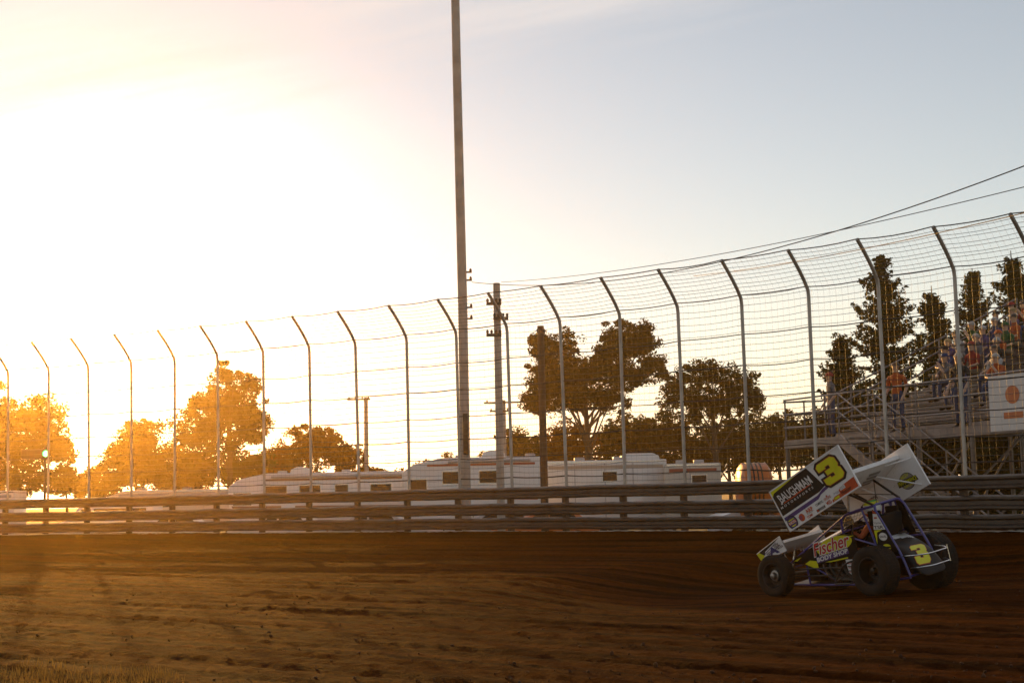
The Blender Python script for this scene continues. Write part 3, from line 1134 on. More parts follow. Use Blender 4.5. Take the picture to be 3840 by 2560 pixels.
# the body mesh faces -Y; the car faces +X
dv.matrix_world = Matrix.Translation(TB) @ RB.to_4x4() @ CH @ Matrix.Translation((.33, 0, .50)) @ Matrix.Rotation(R(90), 4, 'Z')
tag(dv, 'driver in orange suit and bright helmet sitting in the roll cage of the race car', 'person')
hm = MB()
c = Vector(DRV['neck']) + Vector((0, -.02, .155))
prof = [(-.13, .06), (-.125, .105), (-.07, .135), (0, .145), (.06, .135), (.105, .10), (.13, .06), (.14, 0)]
hm.lathe(prof, c, (0, 0, 1), 28, mis=[0, 0, 1, 1, 2, 3, 0])
hm.box(c + Vector((0, -.13, -.06)), (.12, .08, .08), bev=.025, mi=0)
hm.box(c + Vector((0, -.118, .02)), (.20, .08, .075), bev=.02, mi=4)
hm.build('helmet', [mat('helmet_orange', (.65, .12, .03), .25, coat=.5), M['white'], M['yellow'], mat('helmet_green', (.08, .35, .10), .25, coat=.5), M['black']], dv)

# ------------------------------------------------------------------ ground
def base_h(x, y):
    yw = wally(x)
    sl = (wally(x + .1) - wally(x - .1)) / .2
    s = (yw - y) / math.sqrt(1 + sl * sl)
    z = -.08 + .68 * math.exp(-(max(0, s) / 4.2) ** 1.5)
    d = math.hypot(x - 5.3, (y - 22.9) * .9)
    w = 1 - max(0, min(1, (d - 2.6) / 4.0))
    w = w * w * (3 - 2 * w)
    zp = -.117 + .0551 * (x - 5.383) - .026 * (y - 22.01)
    return z * (1 - w) + zp * w


DIRV = Vector((-.80, .60, 0))          # racing direction
DIRN = Vector((.60, .80, 0))


def rough_h(x, y):
    a = x * DIRV.x + y * DIRV.y
    b = x * DIRN.x + y * DIRN.y
    d = math.hypot(x - 5.3, y - 22.9)
    k = max(.25, min(1, (d - 1.5) / 3))
    near = max(0, min(1, (16 - y) / 8))
    w = .25 * noise.noise((a * .12, b * .3, 4.4))
    z = .030 * noise.noise((a * .05, (b + w) * 1.7, 3.1)) + .034 * noise.noise((a * .10, (b + w) * 5.0, 7.7)) + .022 * noise.noise((a * .26, (b + w) * 10.5, 9.3))
    z += .011 * noise.noise((a * .30, b * 3.6, 6.6)) + (.012 + .006 * near) * noise.noise((a * 2.0, b * 7.0, 1.7)) + (.012 + .006 * near) * noise.noise((x * 7.0, y * 7.5, 5.2))
    z += .012 * noise.noise((x * 14, y * 14, 2.2))
    return z * k


gx, gy = [], []
v = -74.0
while v < 30:
    gx.append(v)
    v += .075 if -12 < v < 13 else (.4 if -22 < v < 20 else 1.5)
NYG = 380
tv, tf = [], []
for x in gx:
    yw = wally(x) + .45
    for j in range(NYG + 1):
        t = j / NYG
        y = yw + (-6 - yw) * (t ** .92)
        if yw < 6:
            y = yw - 12 * t
        fade = 1
        tv.append((x, y, base_h(x, y) + rough_h(x, y)))
for i in range(len(gx) - 1):
    for j in range(NYG):
        a = i * (NYG + 1) + j
        tf.append((a, a + 1, a + NYG + 2, a + NYG + 1))
me = bpy.data.meshes.new('dirt_track')
me.from_pydata(tv, [], tf)
me.polygons.foreach_set('use_smooth', [True] * len(tf))
dirt = bpy.data.materials.new('track_dirt')
dirt.use_nodes = True
nt = dirt.node_tree
b = nt.nodes['Principled BSDF']
N, Lk = nt.nodes.new, nt.links.new
tc = N('ShaderNodeTexCoord')
mp = N('ShaderNodeMapping')
mp.inputs['Rotation'].default_value = (0, 0, R(37))
Lk(tc.outputs['Object'], mp.inputs['Vector'])
mp2 = N('ShaderNodeMapping')
mp2.inputs['Scale'].default_value = (.10, 2.8, 1)
Lk(mp.outputs['Vector'], mp2.inputs['Vector'])
n1 = N('ShaderNodeTexNoise')
n1.inputs['Scale'].default_value = 1.0
n1.inputs['Detail'].default_value = 8
n1.inputs['Roughness'].default_value = .65
Lk(mp2.outputs['Vector'], n1.inputs['Vector'])
n2 = N('ShaderNodeTexNoise')
n2.inputs['Scale'].default_value = 9
n2.inputs['Detail'].default_value = 10
n2.inputs['Roughness'].default_value = .7
Lk(mp.outputs['Vector'], n2.inputs['Vector'])
rp = N('ShaderNodeValToRGB')
rp.color_ramp.elements[0].position = .36
rp.color_ramp.elements[0].color = (.014, .0040, .0003, 1)
rp.color_ramp.elements[1].position = .68
rp.color_ramp.elements[1].color = (.090, .0235, .0013, 1)
Lk(n1.outputs['Fac'], rp.inputs['Fac'])
mx = N('ShaderNodeMix')
mx.data_type = 'RGBA'
mx.blend_type = 'MULTIPLY'
mx.inputs['Factor'].default_value = .8
Lk(rp.outputs['Color'], mx.inputs['A'])
r2 = N('ShaderNodeValToRGB')
r2.color_ramp.elements[0].position = .3
r2.color_ramp.elements[0].color = (.45, .42, .4, 1)
r2.color_ramp.elements[1].position = .7
r2.color_ramp.elements[1].color = (1.2, 1.15, 1.1, 1)
Lk(n2.outputs['Fac'], r2.inputs['Fac'])
Lk(r2.outputs['Color'], mx.inputs['B'])
Lk(mx.outputs['Result'], b.inputs['Base Color'])
b.inputs['Roughness'].default_value = .92
b.inputs['Specular IOR Level'].default_value = .012
bp1 = N('ShaderNodeBump')
bp1.inputs['Strength'].default_value = .9
bp1.inputs['Distance'].default_value = .08
n3 = N('ShaderNodeTexNoise')
n3.inputs['Scale'].default_value = 14
n3.inputs['Detail'].default_value = 8
n3.inputs['Roughness'].default_value = .65
Lk(mp.outputs['Vector'], n3.inputs['Vector'])
ad = N('ShaderNodeMath')
ad.operation = 'ADD'
Lk(n1.outputs['Fac'], ad.inputs[0])
Lk(n3.outputs['Fac'], ad.inputs[1])
Lk(ad.outputs[0], bp1.inputs['Height'])
Lk(bp1.outputs['Normal'], b.inputs['Normal'])
me.materials.append(dirt)
o = bpy.data.objects.new('dirt_track', me)
COL.objects.link(o)
o['kind'] = 'structure'

gm = mat('field_ground', (.07, .055, .03), .95, col2=(.045, .055, .02), vscale=.15, bump=.5, bscale=6)
me = bpy.data.meshes.new('ground')
me.from_pydata([(-1500, -300, -.62), (1500, -300, -.62), (1500, 1500, -.62), (-1500, 1500, -.62)], [], [(0, 1, 2, 3)])
me.materials.append(gm)
o = bpy.data.objects.new('ground', me)
COL.objects.link(o)
o['kind'] = 'structure'

# loose clods thrown up along the track
cl = MB()
rc = random.Random(11)
ico = bmesh.new()
bmesh.ops.create_icosphere(ico, subdivisions=1, radius=1)
iv = [v.co.copy() for v in ico.verts]
ico.verts.index_update()
if_ = [[v.index for v in f.verts] for f in ico.faces]
ico.free()
for k in range(1500):
    y = rc.uniform(8.5, 27) if k > 700 else rc.uniform(8, 13)
    x = rc.uniform(-.40, .40) * y * 1.02
    if math.hypot(x - 5.3, y - 22.9) < 1.8:
        continue
    r = rc.choice((.006, .008, .010, .014, .020)) * rc.uniform(.7, 1.3)
    z = base_h(x, y) + rough_h(x, y)
    rot = Euler((rc.uniform(0, 6), rc.uniform(0, 6), rc.uniform(0, 6))).to_matrix()
    s = Vector((rc.uniform(.7, 1.5), rc.uniform(.7, 1.3), rc.uniform(.5, .9)))
    cl.add([Vector((x, y, z + r * .3)) + rot @ Vector((p.x * s.x, p.y * s.y, p.z * s.z)) * (r * rc.uniform(.75, 1.2)) for p in iv], if_)
tag(cl.build('dirt_clods', mat('clod', (.06, .020, .003), .95, var=.4, vscale=2), smooth=False, fixn=False), kind='stuff')

gg = MB()
rg = random.Random(5)
for k in range(2100):
    if k < 2100:
        x, y = rg.uniform(-5.2, -3.15) + rg.gauss(0, .1), rg.uniform(12.0, 14.4)
        if y > 14.1 - .7 * max(0, x + 4.3) + .3 * math.sin(x * 5):
            continue
    else:
        x, y = rg.uniform(-3.4, 5), rg.uniform(11.6, 12.9)
    z = base_h(x, y) + rough_h(x, y)
    h, w = rg.uniform(.03, .11), rg.uniform(.002, .004)
    an, ln_ = rg.uniform(0, 6.28), rg.uniform(.01, .06)
    d, sd_ = Vector((math.cos(an), math.sin(an), 0)), Vector((-math.sin(an), math.cos(an), 0))
    p = Vector((x, y, z - .005))
    gg.add([p - sd_ * w, p + sd_ * w, p + d * ln_ * .4 + sd_ * w * .8 + Vector((0, 0, h * .6)), p + d * ln_ * .4 - sd_ * w * .8 + Vector((0, 0, h * .6)), p + d * ln_ + Vector((0, 0, h))], [(0, 1, 2, 3), (3, 2, 4)])
gro = gg.build('dry_grass', None, None, smooth=False, fixn=False)
GRASS_OBJ = gro
tag(gro, kind='stuff')

# ------------------------------------------------------------------ guard rail
galv = mat('galvanised_rail', (.10, .080, .068), .42, .55, var=.25, vscale=1.2, dirt=.38, dirtcol=(.06, .030, .012))
wood = mat('post_wood', (.10, .065, .04), .85, var=.4, vscale=5)
S0, S1 = s_of_x(-40), s_of_x(20)
gr = empty('guard_rail', (*wall_at(s_of_x(0))[0].xy, .5))
tag(gr, 'three mud spattered corrugated steel guard rails stacked along the track edge', 'guard rail')
giw = Matrix.Translation(-gr.location)
WP = [(.0, .155), (.022, .150), (.080, .115), (.080, .075), (.010, .035), (.010, -.035), (.080, -.075), (.080, -.115), (.022, -.150), (.0, -.155)]
WPb = [(p[0] - .012, p[1]) for p in WP][::-1]
for zc in (1.60, 1.175, .80):
    mb = MB()
    sec = WP + WPb
    k = len(sec)
    ns = 240
    vs, fs = [], []
    for i in range(ns + 1):
        p, nn = wall_at(S0 + (S1 - S0) * i / ns)
        dz = .022 * noise.noise((i * .35, zc * 3, 0))
        dn = .018 * noise.noise((i * .8, zc * 5, 2)) + (.006 if (i // 6) % 2 else 0)
        for a, bz in sec:
            vs.append(p + nn * (a + dn) + Vector((0, 0, zc + bz + dz)))
    for i in range(ns):
        for j in range(k):
            j2 = (j + 1) % k
            fs.append((i * k + j, i * k + j2, (i + 1) * k + j2, (i + 1) * k + j))
    mb.add(vs, fs)
    mb.build('rail', galv, gr, giw, sharp=30)
SP = 1.79
s_ref = s_of_x(-6.1) % SP
kk = 0
s = S0 + (s_ref - S0) % SP
posts = []
while s < S1:
    posts.append(s)
    s += SP
for s in posts:
    p, nn = wall_at(s)
    an = math.atan2(nn.y, nn.x)
    MB().box(p - nn * .10 + Vector((0, 0, .55)), (.15, .13, 2.3), rot=Euler((0, 0, an)), bev=.01).build('rail_post', wood, gr, giw)
# low pale cable strung at the foot of the rails
lc = MB()
lc.tube([wall_at(S0 + (S1 - S0) * i / 100)[0] + wall_at(S0 + (S1 - S0) * i / 100)[1] * .10 + Vector((0, 0, .60 + .01 * math.sin(i * .9))) for i in range(101)], .014, 6)
lc.build('foot_cable', mat('pale_cable', (.5, .47, .43), .5, .3, var=.2), gr, giw)

# ------------------------------------------------------------------ catch fence
cf = empty('catch_fence', (*wall_at(s_of_x(0))[0].xy, .5))
tag(cf, 'tall wire catch fence with inward bent posts and dark cables above the guard rails', 'fence')
ciw = Matrix.Translation(-cf.location)
fm = mat('fence_post_steel', (.46, .43, .40), .5, .6, var=.3)
cm = mat('dark_cable', (.03, .027, .025), .5, .5)
wm_ = mat('fence_wire', (.10, .09, .08), .5, .6)
ZK, ZT, OV = 6.25, 6.88, .78


def fpt(s, z, sag=0.0):
    """point on the fence face at height z"""
    p, nn = wall_at(s)
    off = -.20 + .035 * max(0, z - 1.8) * .5
    if z > ZK - .25:
        t = (z - (ZK - .25)) / (ZT - ZK + .25)
        off += OV * t ** 1.25
    return p + nn * off + Vector((0, 0, z - sag))


rf = random.Random(3)
for s in posts:
    jx = rf.uniform(-.03, .03)
    MB().tube([fpt(s + jx * z / 3, z) for z in (.4, 3.0, 5.2, 5.9, 6.05, 6.25, 6.45, 6.66, ZT)], .042, 8).build('fence_post', fm, cf, ciw)


def run(z, r, sag, seed):
    P = []
    rr = random.Random(seed)
    sgs = {}
    for i in range(len(posts) - 1):
        sg = sag * rr.uniform(.2, 1.0)
        for k in range(4):
            t = k / 4
            P.append(fpt(posts[i] + SP * t, z, sg * 4 * t * (1 - t)) )
    P.append(fpt(posts[-1], z))
    return P


for z in (2.02, 2.56, 3.10, 3.72, 4.46, 5.20, 6.12, ZT):
    MB().tube(run(z, 0, .05, int(z * 100)), .013, 5).build('fence_cable', cm, cf, ciw)
ms = MB()
z = 1.85
i = 0
while z < ZT - .04:
    ms.tube(run(z, 0, .05, 900 + i), .0050, 4)
    i += 1
    z += .155 if z < 5.9 else .085
s = S0
zz = [1.8, 4.0, 5.9, 6.05, 6.25, 6.45, 6.66, ZT]
while s < S1:
    ms.tube([fpt(s, z) for z in zz], .0016, 3)
    s += .155
ms.build('wire_mesh', wm_, cf, ciw, smooth=False, fixn=False)

# ------------------------------------------------------------------ poles and cables
pm = mat('pole_wood', (.42, .38, .34), .8, var=.3, vscale=2)
lp_ = empty('light_pole', at(1748, 1900, 43.5).xy.to_3d() + Vector((0, 0, -.62)))
tag(lp_, 'very tall pole rising out of the picture behind the fence', 'pole')
b0 = lp_.location.copy()
MB().tube([(0, 0, 0), (0, 0, 8), (-.06, 0, 16), (-.10, 0, 26)], [.155, .145, .135, .12], 14).build('mast', pm, lp_)
MB().box((.03, -.17, 4.05), (.16, .14, 1.25), bev=.02).build('meter_cabinet', M['dark_metal'], lp_)
for z in (8.8, 9.05, 7.95, 7.6):
    ins = MB()
    ins.box((.12, 0, z), (.36, .05, .05))
    ins.lathe([(0, .03), (.05, .045), (.1, .03), (.12, 0)], (.26, 0, z), (0, 0, 1), 10)
    ins.build('insulator_bracket', M['dark_metal'], lp_)
fl_ = MB()
fl_.box((-.1, 0, 25.6), (3.2, .12, .12))
fl_.build('crossarm', pm, lp_)


pdk = mat('dark_pole_wood', (.07, .045, .03), .85, var=.3, vscale=2)


def util_pole(px, ytop, Y, r, label, arms, name='utility_pole', rz=0.0, pm=pm):
    top = at(px, ytop, Y)
    root = empty(name, (top.x, top.y, -.62), rz)
    h = top.z + .62
    MB().tube([(0, 0, 0), (0, 0, h * .5), (0, 0, h)], [r * 1.2, r * 1.1, r], 10).build('mast', pm, root)
    for z, L, cx in arms:
        a = MB().box((cx, -.12, h - z), (L, .1, .1))
        for q in (-.42, -.15, .15, .42):
            a.lathe([(0, .03), (.06, .05), (.12, .03), (.13, 0)], (cx + L * q, -.12, h - z + .05), (0, 0, 1), 8)
        a.build('crossarm', M['dark_metal'], root)
    tag(root, label, 'pole')
    return root, top


_, tA = util_pole(1862, 1062, 47, .115, 'grey service pole with three short brackets beside the tallest pole', [(.7, .5, -.1), (1.2, .5, .12), (1.75, .5, -.12)])
util_pole(1887, 1500, 88, .14, 'distant utility pole with two wide crossarms in front of the pale sky', [(.15, 2.5, .05), (.68, 1.2, -.25)])
util_pole(1372, 1490, 92, .13, 'distant utility pole with one short crossarm over the orange tree', [(.12, 1.5, -.45)])
util_pole(2027, 1222, 55, .13, 'dark wooden pole standing in front of the big two-headed tree', [(.3, .3, 0)], pm=pdk)


def cable(p, q, sag, r, name, label):
    P = []
    for i in range(81):
        t = 2.1 * i / 80
        P.append(p + (q - p) * t - Vector((0, 0, sag * 4 * t * (1 - t))))
    o = MB().tube(P, r, 5).build(name, cm, None)
    tag(o, label, 'cable', 'overhead cables')


cable(at(1770, 1058, 43.5), at(4150, 500, 21), .85, .011, 'overhead_cable', 'overhead cable climbing most steeply from the tallest pole')
cable(at(1880, 1058, 47), at(4150, 622, 24), .35, .009, 'overhead_cable', 'flatter overhead cable from the grey service pole')
cable(at(2600, 1035, 40), at(4150, 722, 20), .15, .009, 'overhead_cable', 'lowest overhead cable skimming the top of the catch fence')

# signal light
sg = empty('signal_light', (at(172, 1700, 51).x, 51, -.3))
tag(sg, 'lit green signal light on a dark post behind the fence', 'signal light')
zs = at(180, 1700, 51).z + .3
MB().tube([(-.05, .1, 0), (-.05, .1, zs + .3)], .05, 8).build('post', M['dark_metal'], sg)
MB().box((-.42, .12, zs), (.95, .22, .34), bev=.03).build('housing', M['dark_metal'], sg)
gl = mat('green_lens', (.05, .5, .15), .3, emit=(.12, 1.0, .28), estr=6)
MB().lathe([(0, .11), (.02, .105), (.04, .07), (.05, 0)], (.0, .01, zs), (0, -1, 0), 18).build('lens', gl, sg)
MB().lathe([(-.02, .125), (.12, .125), (.12, .115), (-.02, .115)], (.0, .01, zs), (0, -1, 0), 18).build('visor', M['dark_metal'], sg)

# ------------------------------------------------------------------ parked vehicles behind the track
glass = mat('dark_glass', (.015, .014, .014), .3, var=.2, spec=.25)
rv_cream = mat('rv_cream', (.58, .52, .45), .4, var=.1, vscale=.8, dirt=.15, dirtcol=(.3, .22, .15))
rv_tan = mat('rv_tan', (.40, .33, .27), .45, var=.1, vscale=.8)
rv_blue = mat('rv_blue_grey', (.28, .30, .36), .4, var=.1)
rv_white = mat('rv_white', (.70, .68, .67), .3, coat=.2, var=.08, vscale=.8, dirt=.1, dirtcol=(.35, .28, .2))
rv_grey = mat('rv_grey', (.42, .41, .42), .35, var=.1)
rv_brown = mat('rv_stripe', (.22, .10, .05), .4, var=.2)
rv_orange = mat('equipment_orange', (.55, .14, .03), .4, var=.2, dirt=.2)
rv_red = mat('rv_red', (.35, .06, .03), .4, var=.2)
silver = mat('silver_trim', (.6, .6, .6), .25, .9)
GZ = -.62


def wheel_part(root, x, y, r, w):
    t = MB().lathe([(-w / 2, r * .55), (-w / 2, r * .9), (-w * .4, r), (w * .4, r), (w / 2, r * .9), (w / 2, r * .55)], (x, y, r), (0, 1, 0), 22).build('wheel', M['rubber'], root)
    MB().lathe([(-w * .45, r * .56), (-w * .30, r * .3), (-w * .34, .0)], (x, y, r), (0, 1, 0), 18).build('rim', silver, t)


def profile_body(poly, w, bev=.08):
    """side profile (x,z) extruded across y with bevelled edges"""
    bm = bmesh.new()
    v0 = [bm.verts.new((x, -w / 2, z)) for x, z in poly]
    v1 = [bm.verts.new((x, w / 2, z)) for x, z in poly]
    n = len(poly)
    bm.faces.new(v0)
    bm.faces.new(v1[::-1])
    for i in range(n):
        bm.faces.new((v0[i], v1[i], v1[(i + 1) % n], v0[(i + 1) % n]))
    bmesh.ops.recalc_face_normals(bm, faces=bm.faces)
    bmesh.ops.bevel(bm, geom=list(bm.edges), offset=bev, segments=2, affect='EDGES', profile=.6)
    mb = MB()
    bm.verts.index_update()
    mb.add([v.co for v in bm.verts], [[v.index for v in f.verts] for f in bm.faces])
    bm.free()
    return mb


def window(root, x0, x1, z0, z1, y, mt=None):
    f = MB().plate([(x0, z0), (x1, z0), (x1, z1), (x0, z1)], lambda a, b, d: Vector((a, y + d, b)), -.012, .02).build('window', silver, root)
    MB().plate([(x0 + .03, z0 + .03), (x1 - .03, z0 + .03), (x1 - .03, z1 - .03), (x0 + .03, z1 - .03)], lambda a, b, d: Vector((a, y + d, b)), -.018, 0).build('pane', mt or glass, f)


def air_con(root, x, z, L=1.1, h=.32):
    profile_body([(x - L / 2, z), (x + L / 2, z), (x + L / 2 - .05, z + h * .6), (x + L / 2 - .35, z + h), (x - L / 2 + .35, z + h), (x - L / 2 + .05, z + h * .6)], .8, .06).build('air_conditioner', rv_white, root)


def place(name, label, cat, px0, px1, Y, rz=0.0, group=None):
    x0, x1 = at(px0, 1850, Y).x, at(px1, 1850, Y).x
    r = empty(name, ((x0 + x1) / 2, Y, GZ), rz)
    tag(r, label, cat, group)
    return r, x1 - x0


def topz(px, py, Y):
    return at(px, py, Y).z - GZ


def motorhome(px0, px1, ytop, Y, label, stripe, acs, nose=True, rz=0.0):
    r, L = place('motorhome', label, 'motorhome', px0, px1, Y, rz)
    h = topz((px0 + px1) / 2, ytop, Y)
    w, a = 2.5, -L / 2
    poly = [(a + .05, .45), (L / 2, .45), (L / 2, h), (a + 1.9, h), (a + .55, h - .28), (a + .05, h - .62), (a, h - 1.15), (a + .15, 1.3)]
    profile_body(poly, w).build('body', rv_white, r)
    y = -w / 2
    MB().plate([(a + .2, h - 1.62), (L / 2 - .1, h - 1.72), (L / 2 - .1, h - 2.0), (a + .3, h - 1.85)], lambda p, q, d: Vector((p, y + d, q)), -.008, .01).build('stripe', stripe, r)
    window(r, a + .28, a + 1.2, h - 1.6, h - .95, y)
    for x0 in (2.6, 5.9):
        MB().box((a + x0, .3, h + .07), (.45, .45, .16), bev=.04).build('roof_vent', rv_grey, r)
    MB().box((L * .08, y - .012, h - .34), (L * .78, .02, .10)).build('stripe', stripe, r)
    for x0 in (1.9, 3.6, 5.4, 7.2):
        if x0 + 1 < L:
            window(r, a + x0, a + x0 + (1.1 if x0 != 5.4 else .7), h - 1.22, h - .62, y)
    d = MB().box((a + 3.05, y - .01, 1.35), (.7, .04, 1.8), bev=.015).build('door', rv_white, r)
    MB().box((a + 3.32, y - .05, 1.3), (.06, .04, .16)).build('handle', M['chrome'], d)
    for x0 in (4.4, 5.8):
        if x0 + 1 < L:
            MB().box((a + x0 + .5, y - .008, .78), (1.1, .03, .5), bev=.01).build('locker', rv_grey, r)
    MB().tube([(a + 2.2, y - .06, h - .18), (L / 2 - .4, y - .06, h - .18)], .07, 10).build('awning', rv_grey, r)
    ws = MB().plate([(-1.1, 0), (1.1, 0), (1.0, .95), (-1.0, .95)], lambda p, q, dd: Vector((a + .09 + q * .05 - dd, p, h - 1.75 + q)), .0, .03)
    ws.build('windscreen', glass, r)
    for x in (a + 1.3, L / 2 - 2.4):
        for yy in (y + .15, -y - .15):
            wheel_part(r, x, yy, .46, .26)
    for x in acs:
        air_con(r, a + x, h)
    return r


def box_trailer(px0, px1, ytop, Y, label, seams, h=None, nose=0.0, acs=(), stripe=None, dark_low=True, rz=0.0, col=None):
    r, L = place('race_trailer', label, 'trailer', px0, px1, Y, rz)
    h = topz((px0 + px1) / 2, ytop, Y)
    w, a = 2.55, -L / 2
    poly = [(a + nose, .5), (L / 2, .5), (L / 2, h), (a + nose * 1.5, h), (a + nose * .4, h - nose * .35), (a, h - nose * .8 - .05), (a, 1.1)] if nose else [(a, .5), (L / 2, .5), (L / 2, h), (a, h)]
    profile_body(poly, w, .05).build('body', col or rv_white, r)
    y = -w / 2
    for x in seams:
        MB().box((a + x, y - .006, (h + .6) / 2), (.05, .02, h - .9)).build('seam', rv_grey, r)
    MB().box((nose / 2, y - .008, .72), (L - nose - .3, .025, .26)).build('skirt', rv_grey, r)
    MB().box((nose * .6, y - .01, h - .08), (L - nose * 1.2 - .2, .03, .07)).build('roof_rail', silver, r)
    for x0 in (L * .3, L * .62):
        MB().box((a + x0, -.4, h + .08), (.5, .5, .18), bev=.04).build('roof_vent', rv_grey, r)
    for x0 in (L * .47,):
        window(r, a + x0, a + x0 + .75, h - 1.05, h - .55, y)
    MB().box((nose * .5, y - .011, h - .33), (L - nose - .4, .02, .16)).build('stripe', stripe or rv_blue, r)
    if stripe:
        MB().plate([(a + 1, 1.35), (L / 2 - .3, 1.1), (L / 2 - .3, 1.5), (a + 1, 1.6)], lambda p, q, d: Vector((p, y + d, q)), -.01, .01).build('stripe', stripe, r)
    d = MB().box((L / 2 - 1.6, y - .012, 1.55), (.75, .03, 1.9), bev=.01).build('door', col or rv_white, r)
    MB().box((L / 2 - 1.32, y - .05, 1.5), (.05, .05, .2)).build('handle', M['chrome'], d)
    for x in (L / 2 - 2.6, L / 2 - 3.55):
        for yy in (y + .1, -y - .1):
            wheel_part(r, x, yy, .38, .24)
    for x in acs:
        air_con(r, a + x, h, 2.0, .34)
    MB().tube([(a + .1, 0, .45), (a - .9, 0, .42)], .06, 8).build('hitch', M['dark_metal'], r)
    return r


def car_(px0, Y, label, colr, van=False, rz=0.0, group='cars parked beyond the rails'):
    L, w = (4.7, 1.85) if not van else (5.6, 2.0)
    x0 = at(px0, 1850, Y).x
    r = empty('parked_car' if not van else 'parked_van', (x0 + L / 2, Y, GZ), rz)
    tag(r, label, 'car' if not van else 'van', group)
    a = -L / 2
    if van:
        poly = [(a, .4), (L / 2, .4), (L / 2, 1.95), (L / 2 - .15, 2.15), (a + 1.75, 2.15), (a + .95, 1.35), (a + .1, 1.1)]
    else:
        poly = [(a, .35), (L / 2, .35), (L / 2, .95), (L / 2 - .5, 1.05), (L / 2 - 1.1, 1.52), (a + 2.0, 1.55), (a + 1.3, 1.02), (a + .1, .85)]
    profile_body(poly, w, .10).build('body', colr, r)
    y = -w / 2
    for s in (1, -1):
        yy = s * (w / 2 - .0)
        if van:
            wn = [[(a + 1.15, 1.4), (a + 2.3, 1.4), (a + 2.3, 1.95), (a + 1.85, 1.95)], [(a + 2.45, 1.4), (L / 2 - .4, 1.4), (L / 2 - .4, 1.95), (a + 2.45, 1.95)]]
        else:
            wn = [[(a + 1.55, 1.02), (a + 2.45, 1.02), (a + 2.45, 1.44), (a + 2.1, 1.44)], [(a + 2.55, 1.02), (L / 2 - .85, 1.02), (L / 2 - 1.2, 1.44), (a + 2.55, 1.44)]]
        for q in wn:
            MB().plate(q, lambda p, z, d: Vector((p, yy + d, z)), -.012, .012).build('window', glass, r)
    for x in (a + .9, L / 2 - .95):
        for yy in (y + .08, -y - .08):
            wheel_part(r, x, yy, .33, .21)
    for yy in (.6, -.6):
        MB().box((a + .03, yy, .72), (.08, .3, .14), bev=.02).build('headlight', silver, r)
        MB().box((L / 2 - .02, yy, .8), (.06, .25, .16), bev=.02).build('tail_light', rv_red, r)
    return r


motorhome(870, 1560, 1772, 74, 'white motorhome facing the sun with one rounded roof unit', rv_brown, (3.6,), rz=R(3))
motorhome(1518, 2030, 1716, 67, 'tall white motorhome with bright windscreen beside the tallest pole', rv_red, (4.2,), rz=R(-4))
box_trailer(2036, 2490, 1727, 72, 'white race trailer with a long silver roof unit under the big tree', (1.5, 3.0, 4.4), acs=(4.9,), stripe=rv_tan, rz=R(3))
box_trailer(2495, 2700, 1738, 70, 'short white trailer with red stripe next to the orange machine', (1.2,), stripe=rv_red, col=rv_cream, rz=R(-5))
box_trailer(380, 905, 1836, 88, 'long low white trailer parked under the dome-shaped tree', (2, 4.4, 6.5), nose=1.2, rz=R(2), col=rv_cream)
box_trailer(-260, 75, 1842, 84, 'pale trailer at the far sunny end of the parking field', (1.5, 3.5), rz=R(4))
car_(200, 76, 'pale van with shining roof between two trailers at the sunny end', rv_white, van=True)
car_(455, 70, 'small white car in front of the long low trailer', rv_white, rz=R(6))
car_(858, 66, 'white car with bright bonnet in front of the motorhome facing the sun', rv_white, rz=R(-5))
car_(1190, 68, 'dark car standing before the doors of the motorhome facing the sun', rv_grey)
car_(1830, 62, 'orange-red car in front of the tall motorhome', rv_orange, rz=R(4))
car_(2660, 64, 'white van beside the orange machine', rv_white, van=True, rz=R(8))
car_(1660, 66, 'grey car parked against the tall motorhome', rv_grey, rz=R(3))
# orange round-backed machine (a covered water tanker)
r, L = place('water_tanker', 'orange tanker with a rounded ribbed tank beyond the rails', 'tanker', 2765, 2990, 60)
h = topz(2840, 1735, 60)
MB().lathe([(-L / 2 + .05, 0), (-L / 2 + .05, .9), (-L / 2 + .2, 1.12), (L / 2 - 1.3, 1.12), (L / 2 - 1.15, .9), (L / 2 - 1.15, 0)], (0, 0, h - 1.12), (1, 0, 0), 32).build('tank', rv_orange, r)
for k in range(4):
    x = -L / 2 + .4 + k * (L - 2.0) / 3
    MB().lathe([(-.03, 1.11), (-.03, 1.15), (.03, 1.15), (.03, 1.11)], (x, 0, h - 1.12), (1, 0, 0), 32).build('band', M['dark_metal'], r)
profile_body([(L / 2 - 1.1, .6), (L / 2 + .6, .6), (L / 2 + .6, 1.5), (L / 2 + .1, 2.3), (L / 2 - 1.1, 2.3)], 2.1).build('cab', rv_orange, r)
MB().box((-.2, 0, .75), (L, .9, .25)).build('chassis', M['dark_metal'], r)
for x in (-L / 2 + .8, -L / 2 + 1.8, L / 2 - .2):
    for yy in (-.95, .95):
        wheel_part(r, x, yy, .48, .28)

